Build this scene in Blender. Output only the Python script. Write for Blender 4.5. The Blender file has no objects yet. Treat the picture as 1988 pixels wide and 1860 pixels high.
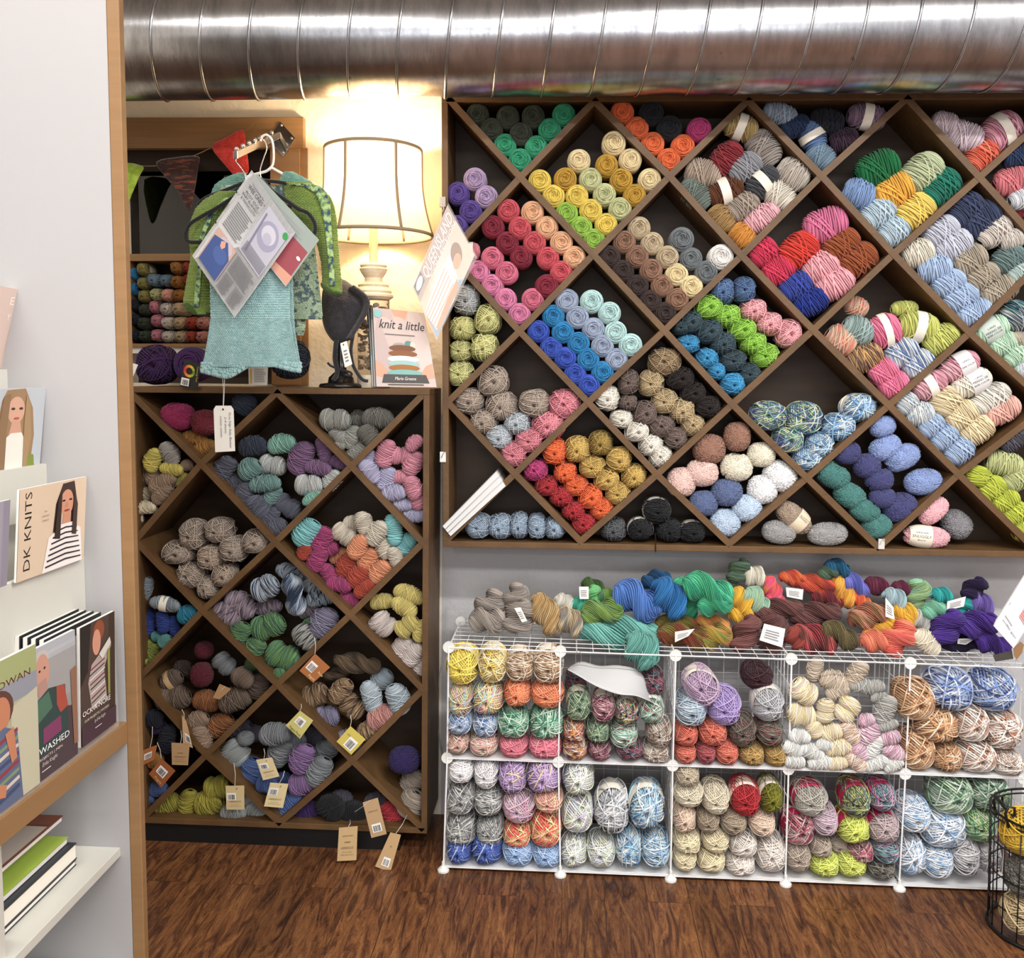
import bpy, bmesh, math, random
import numpy as np
from mathutils import Vector, Matrix

# ------------------------------------------------------------------ camera, world, lights, exposure
SC = bpy.context.scene
COL = SC.collection
F = 1925.0                                  # focal length in pixels of the 1988 x 1860 frame
VX, VY, ROLL = 1109.0, 735.0, 0.018         # where the wall's normal vanishes, roll
HCAM, DWALL = 1.585, 3.45                    # camera height, distance to the back wall (metres)
_n = np.array([VX - 994.0, VY - 930.0, F]); _n /= np.linalg.norm(_n)
_a = ROLL
_b = (-(VX - 994.0) - _a * (VY - 930.0)) / F
_r = np.array([1.0, _a, _b]); _r /= np.linalg.norm(_r)
_d = np.cross(_n, _r)

def P(u, v, Y):
    """world point on the plane y = Y that the picture point (u, v) looks at"""
    c = np.array([u - 994.0, v - 930.0, F])
    wx, wy, wz = c @ _r, c @ _n, -(c @ _d)
    t = (DWALL + Y) / wy
    return Vector((wx * t, Y, HCAM + wz * t))

def S(Y):
    """metres per pixel at the plane y = Y"""
    return (DWALL + Y) / F

cam_data = bpy.data.cameras.new('camera')
cam = bpy.data.objects.new('camera', cam_data)
COL.objects.link(cam)
SC.camera = cam
cam_data.sensor_fit = 'HORIZONTAL'
cam_data.sensor_width = 36.0
cam_data.lens = F / 1988.0 * 36.0
cam_data.clip_start = 0.05
def _w(k): return Vector((_r[k], _n[k], -_d[k]))
_m = Matrix.Identity(4)
for _i, _v in enumerate((_w(0), -_w(1), -_w(2))):
    for _j in range(3):
        _m[_j][_i] = _v[_j]
_m.translation = Vector((0, -DWALL, HCAM))
cam.matrix_world = _m

SC.view_settings.view_transform = 'Standard'
SC.view_settings.look = 'None'
SC.view_settings.gamma = 1.0
SC.view_settings.use_curve_mapping = False
SC.view_settings.exposure = 0.12

world = bpy.data.worlds.new('world'); SC.world = world
world.use_nodes = True
world.node_tree.nodes['Background'].inputs[0].default_value = (0.95, 0.96, 1.0, 1)
world.node_tree.nodes['Background'].inputs[1].default_value = 0.62

def area(name, loc, size, power, col, rot=(0, 0, 0)):
    l = bpy.data.lights.new(name, 'AREA'); l.shape = 'RECTANGLE'
    l.size, l.size_y = size; l.energy = power; l.color = col
    o = bpy.data.objects.new(name, l); COL.objects.link(o)
    o.location = loc; o.rotation_euler = rot
    return o
CEIL = 3.25
area('ceiling_light_near', (1.5, -2.35, CEIL - .06), (2.6, .16), 118, (1.0, .985, .95))
area('ceiling_light_left', (-1.35, -2.35, CEIL - .06), (1.0, .16), 30, (1.0, .96, .90))
area('ceiling_light_back', (.4, -4.3, CEIL - .06), (3.6, .4), 110, (1.0, .985, .955), (math.radians(12), 0, 0))
area('ceiling_light_far', (-.6, -8.2, CEIL - .06), (4.2, .22), 150, (1.0, .985, .955))
area('storefront_daylight', (0, -11.2, 1.15), (5.0, 1.1), 105, (.93, .97, 1.0), (math.radians(90), 0, 0))
area('ceiling_light_farther', (1.2, -10.2, CEIL - .06), (5.0, .22), 150, (1.0, .97, .93))

# ------------------------------------------------------------------ helpers
def lin(h):
    h = h.lstrip('#')
    out = []
    for i in (0, 2, 4):
        c = int(h[i:i + 2], 16) / 255.0
        out.append(c / 12.92 if c <= .04045 else ((c + .055) / 1.055) ** 2.4)
    return tuple(out) + (1.0,)

_mats = {}
def mat(name, hexcol, rough=.6, metal=0.0, spec=.4, alpha=1.0, trans=0.0, emit=None, estr=0.0, noise=None, bump=None, sheen=0.0, coat=0.0):
    """principled material; noise=(scale, amount, hex2, stretch xyz), bump=(scale, strength)"""
    if name in _mats: return _mats[name]
    m = bpy.data.materials.new(name); m.use_nodes = True
    nt = m.node_tree; b = nt.nodes['Principled BSDF']
    b.inputs['Base Color'].default_value = lin(hexcol)
    b.inputs['Roughness'].default_value = rough
    b.inputs['Metallic'].default_value = metal
    b.inputs['Specular IOR Level'].default_value = spec
    b.inputs['Alpha'].default_value = alpha
    b.inputs['Transmission Weight'].default_value = trans
    b.inputs['Sheen Weight'].default_value = sheen
    b.inputs['Coat Weight'].default_value = coat
    if emit:
        b.inputs['Emission Color'].default_value = lin(emit); b.inputs['Emission Strength'].default_value = estr
    if noise or bump:
        tc = nt.nodes.new('ShaderNodeTexCoord'); mp = nt.nodes.new('ShaderNodeMapping')
        nt.links.new(tc.outputs['Object'], mp.inputs[0])
    if noise:
        sc_, amt, h2, st = noise
        mp.inputs['Scale'].default_value = st
        n = nt.nodes.new('ShaderNodeTexNoise'); n.inputs['Scale'].default_value = sc_; n.inputs['Detail'].default_value = 6
        n.inputs['Roughness'].default_value = .62
        nt.links.new(mp.outputs[0], n.inputs['Vector'])
        r = nt.nodes.new('ShaderNodeMapRange'); r.inputs[1].default_value = .5 - .5 * amt + .1; r.inputs[2].default_value = .5 + .5 * amt - .05
        r.clamp = True
        nt.links.new(n.outputs[0], r.inputs[0])
        mx = nt.nodes.new('ShaderNodeMix'); mx.data_type = 'RGBA'
        mx.inputs[6].default_value = lin(hexcol); mx.inputs[7].default_value = lin(h2)
        nt.links.new(r.outputs[0], mx.inputs[0]); nt.links.new(mx.outputs[2], b.inputs['Base Color'])
    if bump:
        n2 = nt.nodes.new('ShaderNodeTexNoise'); n2.inputs['Scale'].default_value = bump[0]; n2.inputs['Detail'].default_value = 4
        nt.links.new(tc.outputs['Object'], n2.inputs['Vector'])
        bp = nt.nodes.new('ShaderNodeBump'); bp.inputs['Strength'].default_value = bump[1]; bp.inputs['Distance'].default_value = .01
        nt.links.new(n2.outputs[0], bp.inputs['Height']); nt.links.new(bp.outputs[0], b.inputs['Normal'])
    _mats[name] = m
    return m

def yarn_mat(name, cols, sparkle=False):
    """spun yarn: colours change along the strand; fine twist bump"""
    key = 'yarn ' + name
    if key in _mats: return _mats[key]
    m = bpy.data.materials.new(key); m.use_nodes = True
    nt = m.node_tree; N = nt.nodes; L = nt.links; b = N['Principled BSDF']
    b.inputs['Roughness'].default_value = .85; b.inputs['Specular IOR Level'].default_value = .18
    b.inputs['Sheen Weight'].default_value = .10; b.inputs['Sheen Roughness'].default_value = .5
    at = N.new('ShaderNodeAttribute'); at.attribute_name = 'strand'      # vector: (length along, random, -)
    sep = N.new('ShaderNodeSeparateXYZ'); L.new(at.outputs['Vector'], sep.inputs[0])
    if len(cols) > 1:
        n = N.new('ShaderNodeTexNoise'); n.noise_dimensions = '1D'; n.inputs['Scale'].default_value = .34; n.inputs['Detail'].default_value = 1.0
        L.new(sep.outputs[0], n.inputs['W'])
        r = N.new('ShaderNodeValToRGB'); r.color_ramp.interpolation = 'LINEAR'
        k = len(cols); e = r.color_ramp.elements
        pos = [.30 + .42 * i / max(1, k - 1) for i in range(k)]
        e[0].position = pos[0]; e[0].color = lin(cols[0]); e[1].position = pos[-1]; e[1].color = lin(cols[-1])
        for i in range(1, k - 1):
            q = e.new(pos[i]); q.color = lin(cols[i])
        L.new(n.outputs[0], r.inputs[0]); src = r.outputs[0]
    else:
        c = N.new('ShaderNodeRGB'); c.outputs[0].default_value = lin(cols[0]); src = c.outputs[0]
    mr = N.new('ShaderNodeMapRange'); mr.inputs[3].default_value = .82; mr.inputs[4].default_value = 1.28
    L.new(sep.outputs[1], mr.inputs[0])
    hs = N.new('ShaderNodeHueSaturation'); hs.inputs['Saturation'].default_value = .96
    L.new(src, hs.inputs['Color']); L.new(mr.outputs[0], hs.inputs['Value']); L.new(hs.outputs[0], b.inputs['Base Color'])
    tc = N.new('ShaderNodeTexCoord'); n2 = N.new('ShaderNodeTexNoise'); n2.inputs['Scale'].default_value = 46 ; n2.inputs['Detail'].default_value = 2
    L.new(tc.outputs['Object'], n2.inputs['Vector'])
    bp = N.new('ShaderNodeBump'); bp.inputs['Strength'].default_value = .5; bp.inputs['Distance'].default_value = .02
    L.new(n2.outputs[0], bp.inputs['Height']); L.new(bp.outputs[0], b.inputs['Normal'])
    if sparkle:
        b.inputs['Metallic'].default_value = .25; b.inputs['Roughness'].default_value = .4
    _mats[key] = m
    return m

class MB:
    """collects shapes in world coordinates, links them as one mesh object"""
    def __init__(s): s.v, s.f = [], []
    def add(s, vs, fs):
        o = len(s.v); s.v += [tuple(p) for p in vs]; s.f += [tuple(i + o for i in q) for q in fs]; return s
    def box(s, lo, hi):
        x0, y0, z0 = lo; x1, y1, z1 = hi
        return s.add([(x0,y0,z0),(x1,y0,z0),(x1,y1,z0),(x0,y1,z0),(x0,y0,z1),(x1,y0,z1),(x1,y1,z1),(x0,y1,z1)],
                     [(0,3,2,1),(4,5,6,7),(0,1,5,4),(1,2,6,5),(2,3,7,6),(3,0,4,7)])
    def prism(s, pts, d):
        """polygon pts extruded by vector d"""
        n = len(pts); d = Vector(d)
        vs = [Vector(p) for p in pts] + [Vector(p) + d for p in pts]
        fs = [tuple(range(n))[::-1], tuple(range(n, 2 * n))] + [(i, (i + 1) % n, n + (i + 1) % n, n + i) for i in range(n)]
        return s.add(vs, fs)
    def tube(s, pts, r, sides=8, closed=False):
        pts = [Vector(p) for p in pts]; n = len(pts)
        rr = r if isinstance(r, (list, tuple)) else [r] * n
        up = Vector((0, 0, 1)); vs = []; prev = None
        for i, p in enumerate(pts):
            a = pts[(i - 1) % n] if (closed or i > 0) else p
            b = pts[(i + 1) % n] if (closed or i < n - 1) else p
            t = (b - a).normalized() if (b - a).length > 1e-9 else Vector((1, 0, 0))
            if prev is None:
                u = t.cross(up)
                if u.length < .1: u = t.cross(Vector((1, 0, 0)))
            else:
                u = prev - t * prev.dot(t)
            u.normalize(); prev = u; w = t.cross(u)
            for k in range(sides):
                an = 2 * math.pi * k / sides
                vs.append(p + (u * math.cos(an) + w * math.sin(an)) * rr[i])
        fs = []
        m = n if closed else n - 1
        for i in range(m):
            j = (i + 1) % n
            for k in range(sides):
                l = (k + 1) % sides
                fs.append((i * sides + k, i * sides + l, j * sides + l, j * sides + k))
        if not closed:
            fs += [tuple(range(sides))[::-1], tuple((n - 1) * sides + k for k in range(sides))]
        return s.add(vs, fs)
    def lathe(s, prof, c, axis='Z', n=32, a0=0, a1=2 * math.pi):
        """prof [(radius, height)], c centre"""
        c = Vector(c); vs = []; full = abs(a1 - a0 - 2 * math.pi) < 1e-6
        k = n if full else n + 1
        for (r, h) in prof:
            for i in range(k):
                an = a0 + (a1 - a0) * i / n
                q = {'Z': (r * math.cos(an), r * math.sin(an), h), 'Y': (r * math.cos(an), h, r * math.sin(an)), 'X': (h, r * math.cos(an), r * math.sin(an))}[axis]
                vs.append(c + Vector(q))
        fs = []
        for j in range(len(prof) - 1):
            for i in range(n):
                l = (i + 1) % k
                fs.append((j * k + i, j * k + l, (j + 1) * k + l, (j + 1) * k + i))
        return s.add(vs, fs)
    def ball(s, c, r, n=12, sc=(1, 1, 1)):
        c = Vector(c)
        pr = [(r * math.sin(math.pi * i / n), -r * math.cos(math.pi * i / n)) for i in range(n + 1)]
        o = MB(); o.lathe(pr, (0, 0, 0), n=n * 2)
        return s.add([c + Vector((v[0] * sc[0], v[1] * sc[1], v[2] * sc[2])) for v in o.v], o.f)
    def build(s, name, m, parent=None, smooth=False, bevel=0, kind=None, loc=None):
        org = Vector(loc) if loc is not None else Vector((0, 0, 0))
        if parent is not None:
            org = parent.matrix_world.translation.copy() if False else WORLDLOC.get(parent, Vector((0, 0, 0)))
        me = bpy.data.meshes.new(name)
        me.from_pydata([tuple(Vector(v) - org) for v in s.v], [], s.f)
        me.validate(); me.update()
        bm = bmesh.new(); bm.from_mesh(me); bmesh.ops.recalc_face_normals(bm, faces=bm.faces); bm.to_mesh(me); bm.free()
        if smooth: me.polygons.foreach_set('use_smooth', [True] * len(me.polygons))
        me.materials.append(m)
        o = bpy.data.objects.new(name, me); COL.objects.link(o)
        if parent is not None: o.parent = parent; WORLDLOC[o] = org
        elif loc is not None: o.location = org; WORLDLOC[o] = org
        if bevel:
            md = o.modifiers.new('bevel', 'BEVEL'); md.width = bevel; md.segments = 2; md.limit_method = 'ANGLE'
        if kind: o['kind'] = kind
        return o
WORLDLOC = {}

def tag(o, label, cat, group=None, kind=None):
    o['label'] = label; o['category'] = cat
    if group: o['group'] = group
    if kind: o['kind'] = kind
    return o
def thing(name, label, cat, loc, group=None):
    o = bpy.data.objects.new(name, None); COL.objects.link(o); o.location = loc
    o.empty_display_size = .05
    WORLDLOC[o] = Vector(loc)
    return tag(o, label, cat, group)
def box(name, lo, hi, m, parent=None, **k): return MB().box(lo, hi).build(name, m, parent, **k)

_txt = {}
def text_geo(s, shear=0.0):
    """outline text as vertices/faces, unit cap height, centred"""
    if (s, shear) in _txt: return _txt[(s, shear)]
    cu = bpy.data.curves.new('t', 'FONT'); cu.body = s; cu.align_x = 'CENTER'; cu.align_y = 'CENTER'; cu.resolution_u = 2; cu.shear = shear
    o = bpy.data.objects.new('t', cu); COL.objects.link(o)
    dg = bpy.context.evaluated_depsgraph_get()
    me = o.evaluated_get(dg).to_mesh()
    vs = [tuple(v.co) for v in me.vertices]; fs = [tuple(p.vertices) for p in me.polygons]
    o.evaluated_get(dg).to_mesh_clear()
    bpy.data.objects.remove(o); bpy.data.curves.remove(cu)
    _txt[(s, shear)] = (vs, fs)
    return vs, fs
def lettering(mb, s, org, ux, uy, height, off=.0008, shear=0.0, maxw=None):
    """flat letters in mb: org centre, ux text direction, uy up direction (vectors); floats off above the surface"""
    vs, fs = text_geo(s, shear)
    ux = Vector(ux).normalized(); uy = Vector(uy).normalized(); n = ux.cross(uy)
    k = height / .72; kx = k
    if maxw:
        w = (max(v[0] for v in vs) - min(v[0] for v in vs)) * k
        if w > 0: kx = k * maxw / w
    mb.add([Vector(org) + ux * v[0] * kx + uy * v[1] * k + n * off for v in vs], fs)
    return mb
# ------------------------------------------------------------------ yarn: real wound strands over a core
def _tubes(curves, r, sides=4):
    """curves: list of (pts Nx3, closed, along0, rnd); returns verts, faces, attr"""
    V, Fa, A = [], [], []
    off = 0
    for pts, closed, a0, rnd in curves:
        n = len(pts)
        if closed:
            t = np.roll(pts, -1, 0) - np.roll(pts, 1, 0)
        else:
            t = np.gradient(pts, axis=0)
        t /= np.linalg.norm(t, axis=1)[:, None] + 1e-9
        ref = pts / (np.linalg.norm(pts, axis=1)[:, None] + 1e-9)
        u = ref - t * (ref * t).sum(1)[:, None]
        u /= np.linalg.norm(u, axis=1)[:, None] + 1e-9
        w = np.cross(t, u)
        an = np.arange(sides) * 2 * math.pi / sides
        ring = pts[:, None, :] + r * (u[:, None, :] * np.cos(an)[None, :, None] + w[:, None, :] * np.sin(an)[None, :, None])
        V.append(ring.reshape(-1, 3))
        seg = np.linalg.norm(np.diff(pts, axis=0), axis=1)
        al = a0 + np.concatenate([[0], np.cumsum(seg)])
        A.append(np.stack([np.repeat(al, sides), np.full(n * sides, rnd), np.zeros(n * sides)], 1))
        m = n if closed else n - 1
        i = np.arange(m)[:, None]; k = np.arange(sides)[None, :]
        j = (i + 1) % n; l = (k + 1) % sides
        Fa.append((np.stack([i * sides + k, i * sides + l, j * sides + l, j * sides + k], -1).reshape(-1, 4)) + off)
        off += n * sides
    return np.concatenate(V), np.concatenate(Fa), np.concatenate(A)

def _ymesh(name, curves, r, core=None, sides=4):
    V, Fc, A = _tubes(curves, r, sides)
    if core is not None:
        cv, cf = core
        Fc = np.concatenate([Fc, np.array(cf) + len(V)]); V = np.concatenate([V, cv])
        A = np.concatenate([A, np.tile([[0, .12, 0]], (len(cv), 1))])
    me = bpy.data.meshes.new(name)
    me.vertices.add(len(V)); me.vertices.foreach_set('co', V.ravel().astype(np.float32))
    me.loops.add(len(Fc) * 4); me.loops.foreach_set('vertex_index', Fc.ravel().astype(np.int32))
    me.polygons.add(len(Fc)); me.polygons.foreach_set('loop_start', (np.arange(len(Fc)) * 4).astype(np.int32))
    me.polygons.foreach_set('use_smooth', np.ones(len(Fc), dtype=bool))
    at = me.attributes.new('strand', 'FLOAT_VECTOR', 'POINT'); at.data.foreach_set('vector', A.ravel().astype(np.float32))
    me.update(calc_edges=True)
    me.materials.append(None)
    return me

def _core(fn, nu=24, nv=14):
    """closed grid surface from fn(theta, phi)->xyz"""
    vs = []
    for j in range(nv + 1):
        ph = -math.pi / 2 + math.pi * j / nv
        for i in range(nu):
            vs.append(fn(2 * math.pi * i / nu, ph))
    fs = [(j * nu + i, j * nu + (i + 1) % nu, (j + 1) * nu + (i + 1) % nu, (j + 1) * nu + i) for j in range(nv) for i in range(nu)]
    return np.array(vs), fs

def sup(d, p):
    """radial projection of directions onto a unit superellipsoid of power p"""
    return d / ((np.abs(d) ** p).sum(-1, keepdims=True) ** (1 / p))

def make_cake(seed):
    """machine wound cotton cake, axis y, front at -y: strands spiral into a dimple"""
    R = random.Random(seed); th = np.linspace(0, 2 * math.pi, 49)[:-1]; cur = []
    # profile from the centre of the front face over the rim down the side
    def prof(s):
        s = np.asarray(s, float)
        # s 0..1 front face, 1..2 side, 2..3 back face
        rad = np.where(s < 1, np.sin(np.clip(s, 0, 1) * math.pi / 2) ** .80, np.where(s < 2, 1.0 - .05 * np.abs(s - 1.5), np.sin(np.clip(3 - s, 0, 1) * math.pi / 2)))
        y = np.where(s < 1, -1.0 + .62 * (1 - np.cos(np.clip(s, 0, 1) * math.pi / 2)) + .30 * np.exp(-(s / .14) ** 2), np.where(s < 2, -.38 + .9 * (s - 1), .52 + .3 * (1 - np.cos(np.clip(3 - s, 0, 1) * math.pi / 2)) * -1 + .3))
        return rad, y
    ss = list(np.linspace(.07, 1.0, 14)) + list(np.linspace(1.07, 2.0, 11)) + list(np.linspace(2.1, 2.9, 5))
    al = R.uniform(0, 50)
    ph = R.uniform(0, 6.28)
    for k, s0 in enumerate(ss):
        ph += 2.2 + R.uniform(-.4, .4)
        amp = (.055 if s0 < .25 else .04) if s0 < 1 else .03
        s = s0 + amp * np.sin(th + ph) + .014 * np.sin(3 * th + R.uniform(0, 6))
        s = np.clip(s, .01, 2.98)
        rad, y = prof(s)
        e = 1 + .012 * np.sin(2 * th + ph) + R.uniform(-.012, .012)
        cur.append((np.stack([rad * e * np.cos(th), y - R.uniform(0, .02), rad * e * np.sin(th)], 1), True, al, R.random()))
        al += 6.28 * float(np.mean(rad))
        if s0 < 1:
            for q in range(2):           # a short slanting strand that crosses the turns
                a0 = R.uniform(0, 6.28); t = np.linspace(0, 1, 12)
                sx = np.clip(s0 + .16 * (t - .5), .02, 1.3); rad, y = prof(sx)
                an = a0 + 1.5 * t
                cur.append((np.stack([rad * 1.0 * np.cos(an), y - .03, rad * 1.0 * np.sin(an)], 1), False, al, R.random()))
    def fn(t, p):
        s = (p + math.pi / 2) / math.pi * 3
        rad, y = prof(s); rad *= .93
        return (float(rad) * math.cos(t), float(y) + .035, float(rad) * math.sin(t))
    return _ymesh('cake_mesh', cur, .043, _core(fn), 5)

def make_ball(seed, nb=10, per=6, pw=2.6, loose=9, ends=.85, r=.040, wob=.0, gap=1.5):
    """pull skein seen from its end: bundles of strands cross over the end (axis y)"""
    R = random.Random(seed); cur = []; al = R.uniform(0, 100)
    th = np.linspace(0, 2 * math.pi, 45)[:-1]
    for b in range(nb):
        # plane normals mostly perpendicular to y, so the bundles pass near the ends
        a = R.uniform(0, math.pi) if b else .3
        n = np.array([math.cos(a), R.uniform(-.45, .45), math.sin(a)]); n /= np.linalg.norm(n)
        e1 = np.cross(n, [0.13, .3, .94]); e1 /= np.linalg.norm(e1); e2 = np.cross(n, e1)
        off = R.uniform(-.5, .5) * ends
        lay = .88 + .12 * b / nb
        skew = R.uniform(-.25, .25)
        for k in range(per):
            o = off + (k - per / 2) * r * 2.0 * gap + R.uniform(-.012, .012)
            if abs(o) > .93: continue
            q = math.sqrt(1 - o * o)
            d = n * o + q * (np.cos(th)[:, None] * e1 + np.sin(th)[:, None] * e2)
            d = d + n * (skew * .3 * np.sin(th + k * .05))[:, None]
            p = sup(d, pw) * (lay + R.uniform(-.012, .012))
            if wob: p = p * (1 + wob * np.sin(th * 9 + R.uniform(0, 6)) [:, None] + wob * np.sin(th * 17 + R.uniform(0, 6))[:, None])
            cur.append((p, True, al, R.random())); al += 6.0
    for k in range(loose):
        n = np.array([R.gauss(0, 1), R.gauss(0, .8), R.gauss(0, 1)]); n /= np.linalg.norm(n)
        e1 = np.cross(n, [0.1, .2, .9]); e1 /= np.linalg.norm(e1); e2 = np.cross(n, e1)
        o = R.uniform(-.55, .55); q = math.sqrt(1 - o * o)
        d = n * o + q * (np.cos(th)[:, None] * e1 + np.sin(th)[:, None] * e2)
        p = sup(d, pw) * (1.02 + .02 * np.sin(3 * th + k))[:, None]
        cur.append((p, True, al, .7 + .3 * R.random())); al += 6.0
    def dimple(p):
        q = np.array(p, float).reshape(-1, 3); rho = np.sqrt((q[:, 0] - cx0) ** 2 + (q[:, 2] - cz0) ** 2)
        q[:, 1] += np.where(q[:, 1] < 0, .42 * np.exp(-(rho / .13) ** 2), 0)
        return q
    cx0, cz0 = R.uniform(-.12, .12), R.uniform(-.2, .05)
    cur = [(dimple(p_), c_, a_, r_) for p_, c_, a_, r_ in cur]
    def fn(t, ph):
        d = np.array([math.cos(ph) * math.cos(t), math.sin(ph), math.cos(ph) * math.sin(t)])
        return tuple(dimple(sup(d, pw) * .86)[0])
    return _ymesh('ball_mesh', cur, r, _core(fn))

def make_lobe(seed, nr=40, tilt=.16, pw=2.5, bend=.12, r=.030, cross=3, pinch=0.0, shift=(0, 0, 0), rot=0.0, raw=False, sq=1.0):
    """a lobe of a hank or a soft skein seen from the side: strands run across the long axis x"""
    R = random.Random(seed); cur = []; al = R.uniform(0, 100)
    th = np.linspace(0, 2 * math.pi, 37)[:-1]
    phase = R.uniform(0, 6.28)
    def place(x, rad, t):
        rad = rad * (1 - pinch * np.exp(-((x + 1) / .5) ** 2))
        y = rad * np.cos(t); z = rad * np.sin(t) - bend * (x * x - .4)
        c, s = math.cos(rot), math.sin(rot)
        return np.stack([x * c - z * s + shift[0], y + shift[1], x * s + z * c + shift[2]], -1)
    for k in range(nr):
        a = -1.42 + 2.84 * (k + .5) / nr
        x0 = math.copysign(abs(math.sin(a)) ** .92, a)
        ti = tilt * (1 + R.uniform(-.35, .35)) * math.cos(a)
        x = x0 + ti * np.cos(th - phase) + .02 * np.sin(2 * th + R.uniform(0, 6))
        x = np.clip(x, -.985, .985)
        rad = (1 - np.abs(x) ** pw) ** (1 / pw) * (.955 + R.uniform(-.02, .03))
        cur.append((place(x, rad, th), True, al, R.random())); al += 5.0
    for k in range(cross):
        x0 = R.uniform(-.45, .45); ti = R.uniform(.3, .5) * R.choice((-1, 1))
        x = np.clip(x0 + ti * np.cos(th - phase - 1), -.95, .95)
        rad = (1 - np.abs(x) ** pw) ** (1 / pw) * 1.015
        cur.append((place(x, rad, th), True, al, .6 + .4 * R.random())); al += 5.0
    def fn(t, ph):
        x = math.sin(ph) * .96; rad = (1 - abs(x) ** pw) ** (1 / pw) * .92
        return tuple(place(np.array(x), np.array(rad * .97), np.array(t)))
    if raw: return cur, _core(fn, 20, 14)
    return _ymesh('lobe_mesh', cur, r, _core(fn, 20, 14))

def make_bow(seed):
    """a folded hank: two lobes that meet in a pinch"""
    c1, k1 = make_lobe(seed, 24, .10, 2.3, .18, pinch=.45, rot=.25, shift=(.42, 0, -.06), raw=True, cross=1)
    c2, k2 = make_lobe(seed + 50, 24, .10, 2.3, -.18, pinch=.45, rot=.25, shift=(.42, 0, -.06), raw=True, cross=1)
    out = []
    for p, cl, a, r_ in c1: out.append((p * np.array([.58, .9, .86]) + np.array([.02, 0, 0]), cl, a, r_))
    for p, cl, a, r_ in c2:
        q = p * np.array([-.58, .9, .86]) - np.array([.02, 0, .0]); out.append((q, cl, a + 40, r_))
    v1 = k1[0] * np.array([.58, .9, .86]); v2 = k2[0] * np.array([-.58, .9, .86])
    core = (np.concatenate([v1, v2]), list(k1[1]) + [tuple(i + len(v1) for i in f) for f in k2[1]])
    return _ymesh('bow_mesh', out, .032, core)

def make_twist(seed, turns=.85, n=20, r=.036, a=.33, b=.56, messy=.03):
    """a twisted hank lying on its side: two plies of parallel strands wound round each other, long axis x (unit 1), radius 1 in y z"""
    R = random.Random(seed); cur = []; al = R.uniform(0, 80)
    t = np.linspace(-1, 1, 46)
    ph0 = R.uniform(0, 3.14)
    for ply in (0, 1):
        env = np.sqrt(np.clip(1 - np.abs(t) ** 3.2, 0, 1))
        ang = ph0 + ply * math.pi + t * turns * math.pi
        cy = a * 1.15 * np.cos(ang) * env; cz = a * 1.15 * np.sin(ang) * env
        for k in range(n):
            q = 2 * math.pi * k / n + ang * .9
            bb = b * (.55 + .5 * env) * (1 + R.uniform(-.05, .05)) * (.25 + .75 * env ** .6)
            w = messy * np.sin(t * 7 + R.uniform(0, 6))
            pts = np.stack([t * (1 - .05 * abs(math.sin(k))), cy + (bb + w) * np.cos(q), cz + (bb + w) * np.sin(q)], 1)
            cur.append((pts, False, al, R.random())); al += .12
    # core
    vs, fs = [], []
    for ply in (0, 1):
        base = len(vs); m = 24
        for i in range(m + 1):
            tt = -.97 + 1.94 * i / m; env = math.sqrt(max(0, 1 - abs(tt) ** 3.2)); an = ph0 + ply * math.pi + tt * turns * math.pi
            for k in range(10):
                qq = 2 * math.pi * k / 10; bb = b * .9 * (.55 + .5 * env) * (.2 + .8 * env ** .6)
                vs.append((tt, a * 1.15 * math.cos(an) * env + bb * math.cos(qq), a * 1.15 * math.sin(an) * env + bb * math.sin(qq)))
        for i in range(m):
            for k in range(10):
                fs.append((base + i * 10 + k, base + i * 10 + (k + 1) % 10, base + (i + 1) * 10 + (k + 1) % 10, base + (i + 1) * 10 + k))
    return _ymesh('twist_mesh', cur, r, (np.array(vs), fs))

def make_fuzzy(seed, axis_x=False):
    """boucle ball: curly thick strands with knobbly surface"""
    R = random.Random(seed); cur = []; al = 0
    th = np.linspace(0, 2 * math.pi, 97)[:-1]
    for b in range(7):
        a = R.uniform(0, math.pi); n = np.array([math.cos(a), R.uniform(-.5, .5), math.sin(a)]); n /= np.linalg.norm(n)
        e1 = np.cross(n, [0.13, .3, .94]); e1 /= np.linalg.norm(e1); e2 = np.cross(n, e1)
        off = R.uniform(-.35, .35)
        for k in range(7):
            o = off + (k - 3.5) * .10
            if abs(o) > .9: continue
            q = math.sqrt(1 - o * o)
            d = n * o + q * (np.cos(th)[:, None] * e1 + np.sin(th)[:, None] * e2)
            p = sup(d, 2.3) * (.93 + R.uniform(-.02, .02))
            f1, f2 = R.uniform(18, 26), R.uniform(26, 38)
            j = np.stack([np.sin(th * round(f1) + R.uniform(0, 6)), np.sin(th * round(f2) + R.uniform(0, 6)), np.cos(th * round(f1) + R.uniform(0, 6))], 1) * .034
            cur.append((p + j, True, al, R.random())); al += 6
    def fn(t, ph):
        d = np.array([math.cos(ph) * math.cos(t), math.sin(ph), math.cos(ph) * math.sin(t)])
        return tuple(sup(d, 2.3) * .90)
    return _ymesh('fuzzy_mesh', cur, .052, _core(fn))

MESH = {
    'cake': [make_cake(i) for i in range(4)],
    'ball': [make_ball(10 + i) for i in range(6)],
    'skein': [make_lobe(20 + i, 27, .24, 2.9, .02, .042, 5) for i in range(4)],
    'hank': [make_lobe(40 + i, 24, .17, 2.5, .16, .040, 3) for i in range(5)],
    'bow': [make_bow(60 + i) for i in range(3)],
    'twist': [make_twist(80 + i) for i in range(5)],
    'fuzzy': [make_fuzzy(90 + i) for i in range(4)],
}
WORD = {'cake': ('yarn_cake', 'yarn cake'), 'ball': ('yarn_ball', 'yarn ball'), 'skein': ('yarn_skein', 'yarn skein'), 'hank': ('yarn_hank', 'yarn hank'),
        'bow': ('yarn_hank', 'folded yarn hank'), 'twist': ('twisted_hank', 'twisted hank'), 'fuzzy': ('fuzzy_yarn', 'fuzzy yarn ball')}
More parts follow.
